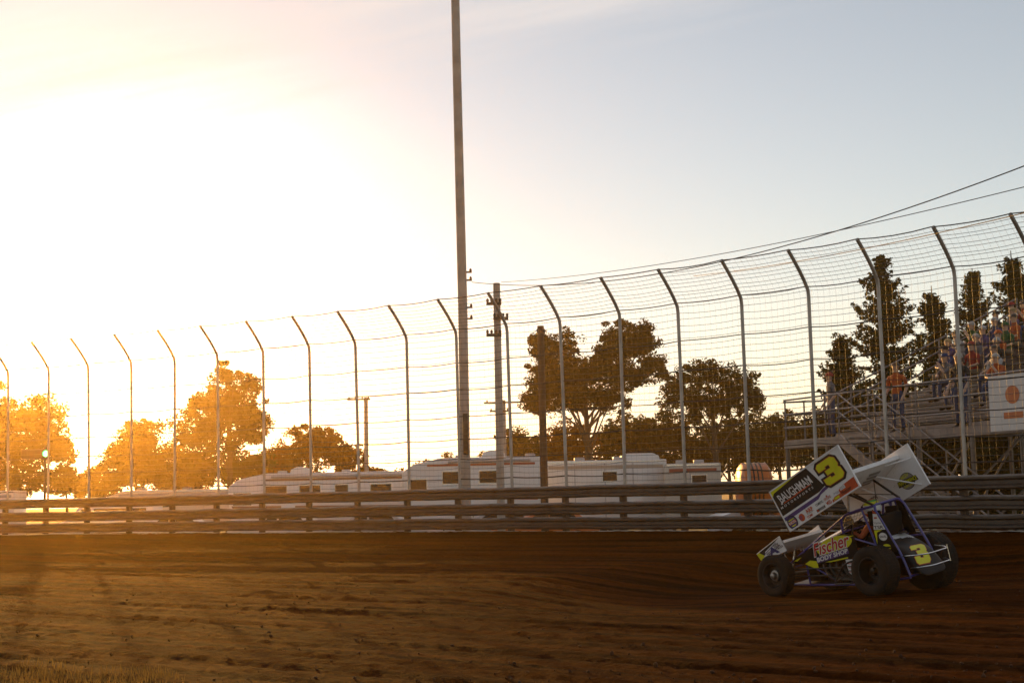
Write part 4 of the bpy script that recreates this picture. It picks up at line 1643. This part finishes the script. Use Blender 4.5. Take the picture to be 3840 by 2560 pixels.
# ------------------------------------------------------------------ trees
def leafmat(name, c1, c2, tr):
    mt = bpy.data.materials.new(name)
    mt.use_nodes = True
    nt = mt.node_tree
    nt.nodes.clear()
    N, Lk = nt.nodes.new, nt.links.new
    out = N('ShaderNodeOutputMaterial')
    tc = N('ShaderNodeTexCoord')
    nz = N('ShaderNodeTexNoise')
    nz.inputs['Scale'].default_value = .9
    nz.inputs['Detail'].default_value = 4
    Lk(tc.outputs['Object'], nz.inputs['Vector'])
    rp = N('ShaderNodeValToRGB')
    rp.color_ramp.elements[0].position = .35
    rp.color_ramp.elements[0].color = (*c1, 1)
    rp.color_ramp.elements[1].position = .65
    rp.color_ramp.elements[1].color = (*c2, 1)
    Lk(nz.outputs['Fac'], rp.inputs['Fac'])
    d = N('ShaderNodeBsdfDiffuse')
    t = N('ShaderNodeBsdfTranslucent')
    mx = N('ShaderNodeMixShader')
    mx.inputs[0].default_value = tr
    Lk(rp.outputs['Color'], d.inputs['Color'])
    Lk(rp.outputs['Color'], t.inputs['Color'])
    Lk(d.outputs[0], mx.inputs[1])
    Lk(t.outputs[0], mx.inputs[2])
    Lk(mx.outputs[0], out.inputs['Surface'])
    return mt


LG = leafmat('leaf_olive', (.035, .038, .010), (.07, .064, .018), .30)
LO = leafmat('leaf_autumn', (.12, .045, .010), (.17, .07, .016), .35)
LD = leafmat('leaf_dark', (.026, .026, .008), (.048, .042, .013), .18)
LN = leafmat('needle_dark', (.022, .032, .014), (.045, .055, .02), .2)
GRASS_OBJ.data.materials[0] = leafmat('straw', (.16, .10, .03), (.26, .17, .05), .5)
bark = mat('bark', (.07, .05, .035), .9, var=.4, vscale=3, bump=.6, bscale=9)


def leaves(mb, c, rad, n, size, rr):
    for _ in range(n):
        d = Vector((rr.gauss(0, 1), rr.gauss(0, 1), rr.gauss(0, 1)))
        d = d.normalized() * (rr.random() ** .4)
        p = Vector((c.x + d.x * rad[0], c.y + d.y * rad[1], c.z + d.z * rad[2]))
        u = Vector((rr.gauss(0, 1), rr.gauss(0, 1), rr.gauss(0, .7))).normalized()
        w = u.cross(Vector((rr.gauss(0, 1), rr.gauss(0, 1), rr.gauss(0, 1)))).normalized()
        s = size * rr.uniform(.6, 1.4)
        mb.v += [p - u * s, p - w * s * .45, p + u * s, p + w * s * .45]
        b = len(mb.v) - 4
        mb.f.append((b, b + 1, b + 2, b + 3))
        mb.m.append(0)


def tree(label, Y, trunk_px, lobes, lm, dens=1.0, size=.17, clump=.26, seed=1, name='tree', group=None):
    rr = random.Random(seed)
    sc = Y / FPX
    base = at(trunk_px, 1900, Y)
    root = empty(name, (base.x, Y, GZ))
    tag(root, label, 'tree', group)
    mb, tr = MB(), MB()
    centers = []
    for cx, cy, rx, ry in lobes:
        c = at(cx, cy, Y) - root.location
        c.y += rr.uniform(-.5, .5) * rx * sc
        Rx, Rz = rx * sc, ry * sc
        Ry = (Rx + Rz) / 2 * .9
        centers.append((c, Rx))
        nc = int(max(10, 46 * dens * (Rx * Rz) / 3.0))
        for _ in range(min(nc, 150)):
            d = Vector((rr.gauss(0, 1), rr.gauss(0, 1), rr.gauss(0, 1))).normalized() * (rr.random() ** .5) * rr.uniform(.75, 1.06)
            p = Vector((c.x + d.x * Rx, c.y + d.y * Ry, c.z + d.z * Rz))
            if p.z < .3:
                p.z = rr.uniform(.3, 1.0)
            q = clump * rr.choice((.45, .7, .9, 1.25)) * (min(Rx, Rz) + .6)
            leaves(mb, p, (q * 1.15, q, q * .8), int(86 * rr.uniform(.5, 1.4)), size * rr.choice((.55, .7, .9)), rr)
    zs = sorted(c.z for c, _ in centers)
    ht = zs[len(zs) // 2]
    tr.tube([(0, 0, -.1), (.05, 0, ht * .4), (-.05, .05, ht * .75), (0, 0, ht * 1.05)], [.020 * ht + .07, .016 * ht + .05, .012 * ht + .03, .03], 9)
    for c, rx in centers:
        s0 = Vector((0, 0, min(ht * rr.uniform(.45, .95), max(.3, c.z * rr.uniform(.5, .75)))))
        mid = s0.lerp(c, .5) + Vector((0, 0, .25))
        tr.tube([s0, mid, c, c + Vector((rr.uniform(-.4, .4), 0, .5)) * rx * .6], [.006 * ht + .03, .04, .025, .010], 6)
    mb.build('crown', lm, root, smooth=False, fixn=False)
    tr.build('trunk', bark, root)
    return root


tree('broad sunlit tree beside the green signal light, cut by the picture edge', 95, 60, [(60, 1640, 190, 160), (150, 1560, 110, 80), (-80, 1600, 170, 170), (215, 1680, 90, 110), (-140, 1480, 120, 120), (60, 1800, 250, 70)], LG, 1.25, seed=3)
tree('thin tall tree whose tip rises above the broad sunlit tree', 118, -20, [(-30, 1440, 50, 60), (-60, 1540, 80, 80), (-40, 1640, 70, 90)], LG, 1, seed=4)
tree('smooth dome-shaped tree standing alone under the glare', 100, 510, [(510, 1650, 105, 85), (510, 1720, 150, 90), (450, 1780, 130, 70), (590, 1780, 120, 70), (510, 1600, 60, 40)], LG, 1.5, seed=5)
tree('tall ragged tree with a thin spire-like top', 92, 860, [(840, 1500, 110, 100), (935, 1450, 60, 60), (838, 1385, 26, 50), (750, 1500, 60, 55), (790, 1610, 150, 110), (950, 1590, 80, 120), (860, 1740, 180, 80), (700, 1720, 90, 90), (880, 1420, 50, 40)], LG, 1.15, seed=6)
tree('rusty orange autumn tree next to the ragged spire-topped tree', 96, 1190, [(1180, 1680, 150, 80), (1310, 1730, 100, 60), (1080, 1730, 120, 70), (1210, 1630, 80, 40), (1380, 1770, 60, 40)], LO, 1.4, seed=7)
tree('small bushy tree between the orange tree and the tallest pole', 98, 1610, [(1600, 1745, 60, 30), (1680, 1730, 50, 35), (1560, 1775, 60, 30)], LD, 1.2, seed=8)
tree('big dark two-headed tree behind the white race trailer', 90, 2210, [(2090, 1320, 95, 90), (2340, 1280, 110, 90), (2050, 1400, 80, 70), (2260, 1380, 80, 90), (2100, 1470, 120, 90), (2190, 1490, 100, 60), (2350, 1400, 90, 80), (2450, 1370, 50, 80), (2010, 1500, 70, 60), (2290, 1500, 80, 55), (2170, 1400, 70, 70), (2020, 1280, 40, 50), (2420, 1290, 50, 60)], LD, 1.9, .16, seed=9)
tree('round sparse tree with sky showing through its crown', 88, 2690, [(2650, 1410, 130, 75), (2560, 1490, 95, 80), (2760, 1450, 100, 90), (2660, 1520, 150, 60), (2820, 1520, 60, 60), (2520, 1420, 60, 40)], LD, 1.35, .15, seed=10)
lowers = [(1950, [(1960, 1690, 110, 90), (1880, 1740, 90, 60)], LG, 'low olive shrub tree at the foot of the distant utility pole'), (2130, [(2130, 1690, 130, 100), (2050, 1720, 90, 70)], LO, 'low orange-tinted shrub tree under the two-headed tree'),
          (2330, [(2330, 1680, 140, 110), (2420, 1640, 90, 80)], LG, 'low green shrub tree behind the silver roof unit'), (2540, [(2540, 1660, 150, 120)], LD, 'dark low tree below the gap between the two big crowns'),
          (2740, [(2740, 1670, 150, 110), (2650, 1700, 90, 90)], LD, 'dark low tree below the sparse round crown'), (2930, [(2930, 1650, 130, 110), (2860, 1690, 90, 80)], LG, 'olive low tree behind the orange tanker'), (3070, [(3080, 1670, 120, 120)], LD, 'dark low tree at the end of the grandstand'),
          (250, [(250, 1800, 160, 55), (330, 1840, 150, 40)], LG, 'low hedge-like tree in the glare left of the dome-shaped tree'), (660, [(640, 1790, 130, 70), (720, 1760, 110, 80)], LG, 'low tree filling the gap between the dome and the spire-topped tree'),
          (1010, [(1010, 1770, 150, 70), (1100, 1790, 120, 50)], LG, 'low olive tree at the foot of the orange autumn tree'), (1440, [(1440, 1800, 120, 45)], LD, 'low bush right of the orange autumn tree'),
          (1790, [(1790, 1790, 110, 50), (1860, 1770, 70, 60)], LD, 'low bush behind the tallest pole')]
for i, (px, lb_, lm, lab) in enumerate(lowers):
    tree(lab, 99 + i % 3 * 2, px, lb_, lm, 1.35, .2, seed=30 + i, name='shrub_tree')


def conifer(label, Y, px, ytop, hw_px, seed, bend=0.0):
    rr = random.Random(seed)
    top = at(px, ytop, Y)
    root = empty('pine_tree', (top.x, Y, GZ))
    tag(root, label, 'tree')
    h = top.z - GZ
    hw = hw_px * Y / FPX
    tr, mb = MB(), MB()
    tr.tube([(0, 0, -.1), (0, 0, h * .5), (0, 0, h)], [.03 * h * .6 + .05, .12, .02], 8)
    z = h * .10
    while z < h * .985:
        t = z / h
        L0 = hw * ((1 - t) ** .82) * 1.25 + .10
        for k in range(rr.choice((7, 9, 11)) if t < .9 else 6):
            an = rr.uniform(0, 6.28)
            L = L0 * rr.choice((.35, .6, .8, 1.0, 1.15))
            dr = rr.uniform(-.42, -.05) * (1 - t) + .45 * t
            dv_ = Vector((math.cos(an), math.sin(an), dr))
            p0 = Vector((0, 0, z + rr.uniform(-.2, .2)))
            tip = p0 + dv_ * L + Vector((0, 0, .12 * L))
            mid = p0 + dv_ * L * .6 - Vector((0, 0, .06 * L))
            tr.tube([p0, mid, tip], [.03 * (1 - t) + .012, .014, .004], 4)
            nn = int(4 + L * 6)
            for q in range(nn):
                f = (q + 1) / nn
                c = p0.lerp(mid, f / .6) if f < .6 else mid.lerp(tip, (f - .6) / .4)
                rad = (.10 + .17 * math.sin(math.pi * (.25 + .7 * f))) * rr.uniform(.7, 1.3)
                leaves(mb, c - Vector((0, 0, rad * .35)), (rad * 1.1, rad * 1.1, rad * .7), 13, .085, rr)
        z += rr.choice((.20, .30, .42)) + .14 * (1 - t)
    mb.build('crown', LN, root, smooth=False, fixn=False)
    tr.build('trunk', bark, root)


conifer('tallest dark pine left of the crowded seats', 64, 3300, 958, 255, 41)
conifer('slim pine second from the end of the grandstand', 66, 3492, 1072, 170, 42)
conifer('narrow pine rising behind the middle of the crowd', 70, 3645, 1005, 165, 43)
conifer('dense pine at the picture edge above the crowd', 62, 3790, 940, 205, 44)
conifer('short pine in front of the tallest pine, beside the stand end', 60, 3150, 1255, 165, 45)

for i, (px, lb_, lab) in enumerate([(3210, [(3200, 1600, 130, 130), (3260, 1730, 150, 100)], 'dark tree filling the space under the empty end of the stand'), (3400, [(3400, 1600, 140, 150), (3420, 1740, 150, 90)], 'dark tree behind the staircase of the stand'),
                                    (3580, [(3570, 1560, 140, 170), (3600, 1720, 150, 100)], 'dark tree behind the middle of the stand'), (3760, [(3770, 1560, 150, 200), (3760, 1740, 160, 90)], 'dark tree behind the white banner')]):
    tree(lab, 60 + 2 * (i % 2), px, lb_, LD, 1.6, .17, seed=60 + i, name='shrub_tree')

# ------------------------------------------------------------------ grandstand
SO = Vector((8.7, 40.0, 0))
SRd, SOd = Vector((.385, -.923, 0)), Vector((.923, .385, 0))


def sp3(s, d, z):
    return SO + SRd * s + SOd * d + Vector((0, 0, z))


alu = mat('bleacher_aluminium', (.22, .19, .18), .42, .7, var=.3, vscale=1.5, dirt=.3, dirtcol=(.10, .07, .05))
stl = mat('stand_steel', (.20, .17, .15), .55, .6, var=.3)
gs = empty('grandstand', sp3(0, 0, GZ))
tag(gs, 'raised grandstand of aluminium benches behind the catch fence', 'grandstand')
giw2 = Matrix.Translation(-gs.location)
LS = 17.0
srot = Matrix((SRd, SOd, Vector((0, 0, 1)))).transposed()


def sbox(mb, s, d, z, ls, ld, lz):
    mb.box(sp3(s, d, z), (ls, ld, lz), rot=srot)


mb = MB()
sbox(mb, LS / 2, -.65, 2.86, LS, 1.3, .06)
sbox(mb, LS / 2, -1.29, 2.78, LS, .06, .22)
mb.build('walkway', alu, gs, giw2)
for k in range(10):
    d, z = .35 + .70 * k, 3.28 + .30 * k
    mb = MB()
    sbox(mb, LS / 2, d, z, LS, .26, .045)
    mb.build('bench', alu, gs, giw2)
    mb = MB()
    sbox(mb, LS / 2, d - .30, z - .42, LS, .30, .04)
    sbox(mb, LS / 2, d - .13, z - .28, LS, .02, .16)
    mb.build('footboard', alu, gs, giw2)
for s in [.05 + 1.88 * i for i in range(10)]:
    mb = MB()
    mb.tube([sp3(s, -1.25, 2.75), sp3(s, -1.25, GZ)], .06, 8)
    mb.tube([sp3(s, 3.2, 4.1), sp3(s, 3.2, GZ)], .06, 8)
    mb.tube([sp3(s, 7.0, 5.8), sp3(s, 7.0, GZ)], .06, 8)
    mb.tube([sp3(s, -1.25, 2.7), sp3(s, 0, 2.72), sp3(s, 7.0, 5.7)], .055, 6)
    mb.tube([sp3(s, -1.2, .4), sp3(s, 3.2, 3.7)], .035, 6)
    mb.tube([sp3(s, 3.2, .4), sp3(s, 7.0, 5.3)], .035, 6)
    mb.build('support_frame', stl, gs, giw2)
mb = MB()
for z in (3.22, 3.60, 4.0):
    mb.tube([sp3(0, -1.28, z), sp3(LS, -1.28, z)], .024, 8)
for i in range(10):
    mb.tube([sp3(.05 + 1.88 * i, -1.28, 2.8), sp3(.05 + 1.88 * i, -1.28, 4.0)], .024, 8)
mb.build('guard_railing', alu, gs, giw2)
mb = MB()
for dz in (1.05, .70, .35):
    mb.tube([sp3(-.03, -1.28, 2.9 + dz), sp3(-.03, .0, 2.95 + dz), sp3(-.03, 7.2, 6.1 + dz)], .026, 8)
for d in (-.6, 1, 2.6, 4.2, 5.8, 7.2):
    mb.tube([sp3(-.03, d, 2.8 + .44 * max(0, d)), sp3(-.03, d, 4.0 + .44 * max(0, d))], .024, 8)
mb.build('end_railing', alu, gs, giw2)
mb = MB()
for dz in (.0, .5):
    mb.tube([sp3(0, 7.25, 6.4 + dz), sp3(LS, 7.25, 6.4 + dz)], .026, 8)
mb.build('back_railing', alu, gs, giw2)
# stair down from the walkway
s0, s1 = 4.2, 9.4
mb = MB()
for d in (-1.40, -2.45):
    q = [(s0, 2.86), (s1, -.15), (s1, -.40), (s0, 2.58)]
    mb.plate(q, lambda a, b, dd: sp3(a, d + dd, b), -.03, .03)
for k in range(15):
    t = (k + .5) / 15
    sbox(mb, s0 + (s1 - s0) * t, -1.92, 2.86 - 3.0 * t, .30, 1.0, .04)
mb.build('staircase', alu, gs, giw2)
mb = MB()
for d in (-1.38, -2.47):
    for dz in (.55, 1.0):
        mb.tube([sp3(s0 - .5, d, 2.86 + dz), sp3(s0, d, 2.86 + dz), sp3(s1, d, -.15 + dz)], .022, 8)
    for t in (0, .25, .5, .75, 1):
        mb.tube([sp3(s0 + (s1 - s0) * t, d, 2.86 - 3 * t), sp3(s0 + (s1 - s0) * t, d, 3.86 - 3 * t)], .02, 8)
mb.build('stair_railing', alu, gs, giw2)

# banner hung on the railing
bn = MB().plate([(8.3, 2.72), (12.8, 2.72), (12.8, 3.95), (8.3, 3.95)], lambda a, b, d: sp3(a, -1.33 - d, b), 0, .02)
bo = bn.build('banner', mat('banner_white', (.66, .64, .63), .6, var=.08), None)
tag(bo, 'white banner with orange patches hung on the front railing of the stand', 'banner')
g = MB()
bf = lambda a, b, d: sp3(a, -1.355 - d, b)
g.flat(circle(9.05, 3.50, .22, .20), bf, .002, 0)
g.flat([(8.75, 2.98), (9.35, 2.98), (9.35, 3.12), (8.75, 3.12)], bf, .002, 0)
g.flat([(9.7, 3.05), (11.9, 3.05), (11.9, 3.2), (9.7, 3.2)], bf, .002, 1)
g.flat([(9.7, 3.35), (12.2, 3.35), (12.2, 3.7), (9.7, 3.7)], bf, .002, 0)
g.build('printed_shapes', [rv_orange, mat('banner_green', (.10, .35, .08), .6)], bo, smooth=False)

FACE = math.atan2(-SOd.y, -SOd.x) + math.pi / 2
OR, BLU, PUR, GRYC, WHT, RED, BLK, GRN = (.45, .09, .02), (.03, .05, .14), (.09, .06, .15), (.14, .13, .14), (.42, .40, .39), (.30, .03, .02), (.02, .02, .02), (.03, .10, .03)
JEAN, KHA = (.05, .07, .14), (.22, .16, .10)


def seat_at(k, s, label, shirt, trousers=JEAN, cap=None, hair=0):
    d, z = .35 + .70 * k, 3.28 + .30 * k + .03
    person(sp3(s, d + .02, z + .0), FACE + random.uniform(-.3, .3), label, shirt, trousers, True, cap, hair, 'spectators in the grandstand')


def stand_at(s, d, z, label, shirt, trousers=JEAN, cap=None, hair=0, turn=0):
    person(sp3(s, d, z), FACE + turn, label, shirt, trousers, False, cap, hair, 'spectators in the grandstand')


stand_at(4.3, -.75, 2.89, 'spectator in orange shirt standing at the head of the stairs', OR, JEAN, None, 0, .4)
stand_at(1.4, -.7, 2.89, 'spectator in pale shirt and red cap at the empty end of the walkway', GRYC, JEAN, RED, 0, -.3)
stand_at(6.6, -.7, 2.89, 'spectator in dark clothes leaning near the banner corner', BLK, JEAN, None, 1, .2)
ppl = [(9, .4, 'spectator in white shirt and red cap on the very top bench at the stand end', WHT, JEAN, RED, 0), (9, 1.0, 'spectator in dark red on the very top bench', RED, JEAN, None, 0),
       (8, .5, 'spectator in black shirt and black cap one bench below the top', BLK, JEAN, BLK, 0), (8, 1.2, 'blond spectator in purple shirt one bench below the top', PUR, JEAN, None, 2),
       (7, .4, 'spectator in green top two benches below the top at the stand end', GRN, JEAN, None, 1), (7, 1.2, 'spectator in navy shirt and white cap in the upper benches', BLU, JEAN, WHT, 0),
       (7, 2.0, 'spectator in orange-red top on the upper benches at the picture edge', OR, KHA, None, 0), (6, .5, 'spectator in pale shirt and khaki trousers high at the stand end', WHT, KHA, None, 0),
       (6, 1.5, 'spectator in purple top and white cap in the middle of the crowd', PUR, JEAN, WHT, 2), (6, 2.4, 'spectator in dark green top and green cap at the picture edge', GRN, KHA, GRN, 0),
       (5, 1.0, 'blond spectator in purple top with khaki trousers in the middle benches', PUR, KHA, None, 2), (5, 2.0, 'spectator in grey shirt in the middle benches', GRYC, KHA, None, 1),
       (5, 2.9, 'spectator in bright orange jacket and orange cap in the middle benches', OR, JEAN, OR, 0), (4, 1.6, 'spectator in blue shirt and black cap in the middle benches', BLU, KHA, BLK, 0),
       (4, 2.6, 'spectator in red top and red cap in the middle benches', RED, KHA, RED, 0), (4, 3.6, 'grey-haired spectator in black shirt above the banner', BLK, KHA, None, 1),
       (3, 2.5, 'spectator in grey top and blue cap low in the stand', GRYC, JEAN, BLU, 0), (3, 4.3, 'spectator in white top low in the stand above the banner', WHT, JEAN, None, 0),
       (2, 3.8, 'spectator in blue on a low bench above the orange stair visitor', BLU, JEAN, None, 0), (2, 5.2, 'spectator in orange top low behind the banner', OR, JEAN, None, 1)]
for a in ppl:
    seat_at(*a)

# ------------------------------------------------------------------ air, sky and sun
SUN_AZ, SUN_EL = R(-17.5), R(8.0)
sd = Vector((math.sin(SUN_AZ) * math.cos(SUN_EL), math.cos(SUN_AZ) * math.cos(SUN_EL), math.sin(SUN_EL)))
sl_ = bpy.data.lights.new('sun', 'SUN')
sl_.energy = 5.0
sl_.angle = R(.5)
sl_.color = (1.0, .50, .11)
so = bpy.data.objects.new('sun', sl_)
COL.objects.link(so)
so.rotation_euler = (-sd).to_track_quat('-Z', 'Y').to_euler()

hz = MB().box((0, 240, 12.5), (760, 640, 30))
ho = hz.build('haze', [], None, smooth=False)
hm_ = bpy.data.materials.new('dusty_air')
hm_.use_nodes = True
nt = hm_.node_tree
nt.nodes.clear()
pv = nt.nodes.new('ShaderNodeVolumePrincipled')
pv.inputs['Color'].default_value = (.95, .63, .22, 1)
pv.inputs['Density'].default_value = .00055
pv.inputs['Anisotropy'].default_value = .885
mo = nt.nodes.new('ShaderNodeOutputMaterial')
nt.links.new(pv.outputs[0], mo.inputs['Volume'])
ho.data.materials.append(hm_)
ho['kind'] = 'stuff'

wd = bpy.data.worlds.new('World')
SC.world = wd
wd.use_nodes = True
nt = wd.node_tree
bg = nt.nodes['Background']
sk = nt.nodes.new('ShaderNodeTexSky')
sk.sky_type = 'NISHITA'
sk.sun_disc = False
sk.sun_elevation = SUN_EL
sk.sun_rotation = SUN_AZ
sk.air_density = 1.0
sk.dust_density = .15
sk.ozone_density = 1.0
bg.inputs['Strength'].default_value = .15
hs_ = nt.nodes.new('ShaderNodeHueSaturation')
hs_.inputs['Saturation'].default_value = .68
nt.links.new(sk.outputs['Color'], hs_.inputs['Color'])
tn_ = nt.nodes.new('ShaderNodeMix')
tn_.data_type = 'RGBA'
tn_.blend_type = 'MULTIPLY'
tn_.inputs['Factor'].default_value = 1.0
tn_.inputs['B'].default_value = (1.08, 1.0, .985, 1)
nt.links.new(hs_.outputs['Color'], tn_.inputs['A'])
nt.links.new(tn_.outputs['Result'], bg.inputs['Color'])
# thin cirrus sheet high in the sky on the sun's side
N, Lk = nt.nodes.new, nt.links.new
wtc = N('ShaderNodeTexCoord')
sx = N('ShaderNodeSeparateXYZ')
Lk(wtc.outputs['Generated'], sx.inputs[0])


def mth(op, a, b=None, c=None):
    q = N('ShaderNodeMath')
    q.operation = op
    for i, v in enumerate((a, b, c)):
        if v is None:
            continue
        if isinstance(v, (int, float)):
            q.inputs[i].default_value = v
        else:
            Lk(v, q.inputs[i])
    return q.outputs[0]


yc = mth('MAXIMUM', sx.outputs['Y'], .05)
uu, vv = mth('DIVIDE', sx.outputs['X'], yc), mth('DIVIDE', sx.outputs['Z'], yc)
edge = mth('SUBTRACT', vv, mth('MULTIPLY_ADD', uu, .24, .325))
cb = N('ShaderNodeCombineXYZ')
Lk(mth('ADD', mth('MULTIPLY', uu, 2.2), mth('MULTIPLY', vv, 1.5)), cb.inputs[0])
Lk(mth('SUBTRACT', mth('MULTIPLY', vv, 26.0), mth('MULTIPLY', uu, 5.0)), cb.inputs[1])
cn = N('ShaderNodeTexNoise')
cn.inputs['Scale'].default_value = 1.3
cn.inputs['Detail'].default_value = 7
cn.inputs['Roughness'].default_value = .55
Lk(cb.outputs[0], cn.inputs['Vector'])
ms_ = N('ShaderNodeMapRange')
ms_.interpolation_type = 'SMOOTHSTEP'
ms_.inputs['From Min'].default_value = -.035
ms_.inputs['From Max'].default_value = .05
Lk(mth('ADD', edge, mth('MULTIPLY', mth('SUBTRACT', cn.outputs['Fac'], .5), .10)), ms_.inputs['Value'])
front = mth('GREATER_THAN', sx.outputs['Y'], .06)
fac = mth('MULTIPLY', mth('MULTIPLY', ms_.outputs['Result'], front), mth('MULTIPLY_ADD', cn.outputs['Fac'], 1.25, .05))
bgc = N('ShaderNodeBackground')
bgc.inputs['Color'].default_value = (.80, .775, .76, 1)
bgc.inputs['Strength'].default_value = .95
mxs = N('ShaderNodeMixShader')
Lk(fac, mxs.inputs[0])
Lk(bgc.outputs[0], mxs.inputs[2])
# whitish glow of the air round the sun
vm = N('ShaderNodeVectorMath')
vm.operation = 'DOT_PRODUCT'
vn = N('ShaderNodeVectorMath')
vn.operation = 'NORMALIZE'
Lk(wtc.outputs['Generated'], vn.inputs[0])
Lk(vn.outputs[0], vm.inputs[0])
vm.inputs[1].default_value = sd
gl_ = mth('POWER', mth('MAXIMUM', vm.outputs['Value'], 0.0), 110.0)
bgg = N('ShaderNodeBackground')
bgg.inputs['Color'].default_value = (.92, .96, 1.05, 1)
Lk(mth('MULTIPLY', gl_, 1.0), bgg.inputs['Strength'])
adds = N('ShaderNodeAddShader')
Lk(bg.outputs[0], adds.inputs[0])
Lk(bgg.outputs[0], adds.inputs[1])
Lk(adds.outputs[0], mxs.inputs[1])
Lk(mxs.outputs[0], nt.nodes['World Output'].inputs['Surface'])

# ------------------------------------------------------------------ render
SC.render.engine = 'CYCLES'
SC.cycles.use_denoising = True
try:
    SC.cycles.denoiser = 'OPENIMAGEDENOISE'
except Exception:
    pass
SC.cycles.max_bounces = 6
SC.cycles.volume_bounces = 1
SC.cycles.transparent_max_bounces = 8
SC.cycles.use_adaptive_sampling = True
SC.cycles.adaptive_threshold = .02
SC.view_settings.view_transform = 'Standard'
SC.view_settings.look = 'None'
SC.view_settings.exposure = 0.1
SC.view_settings.gamma = 1.0
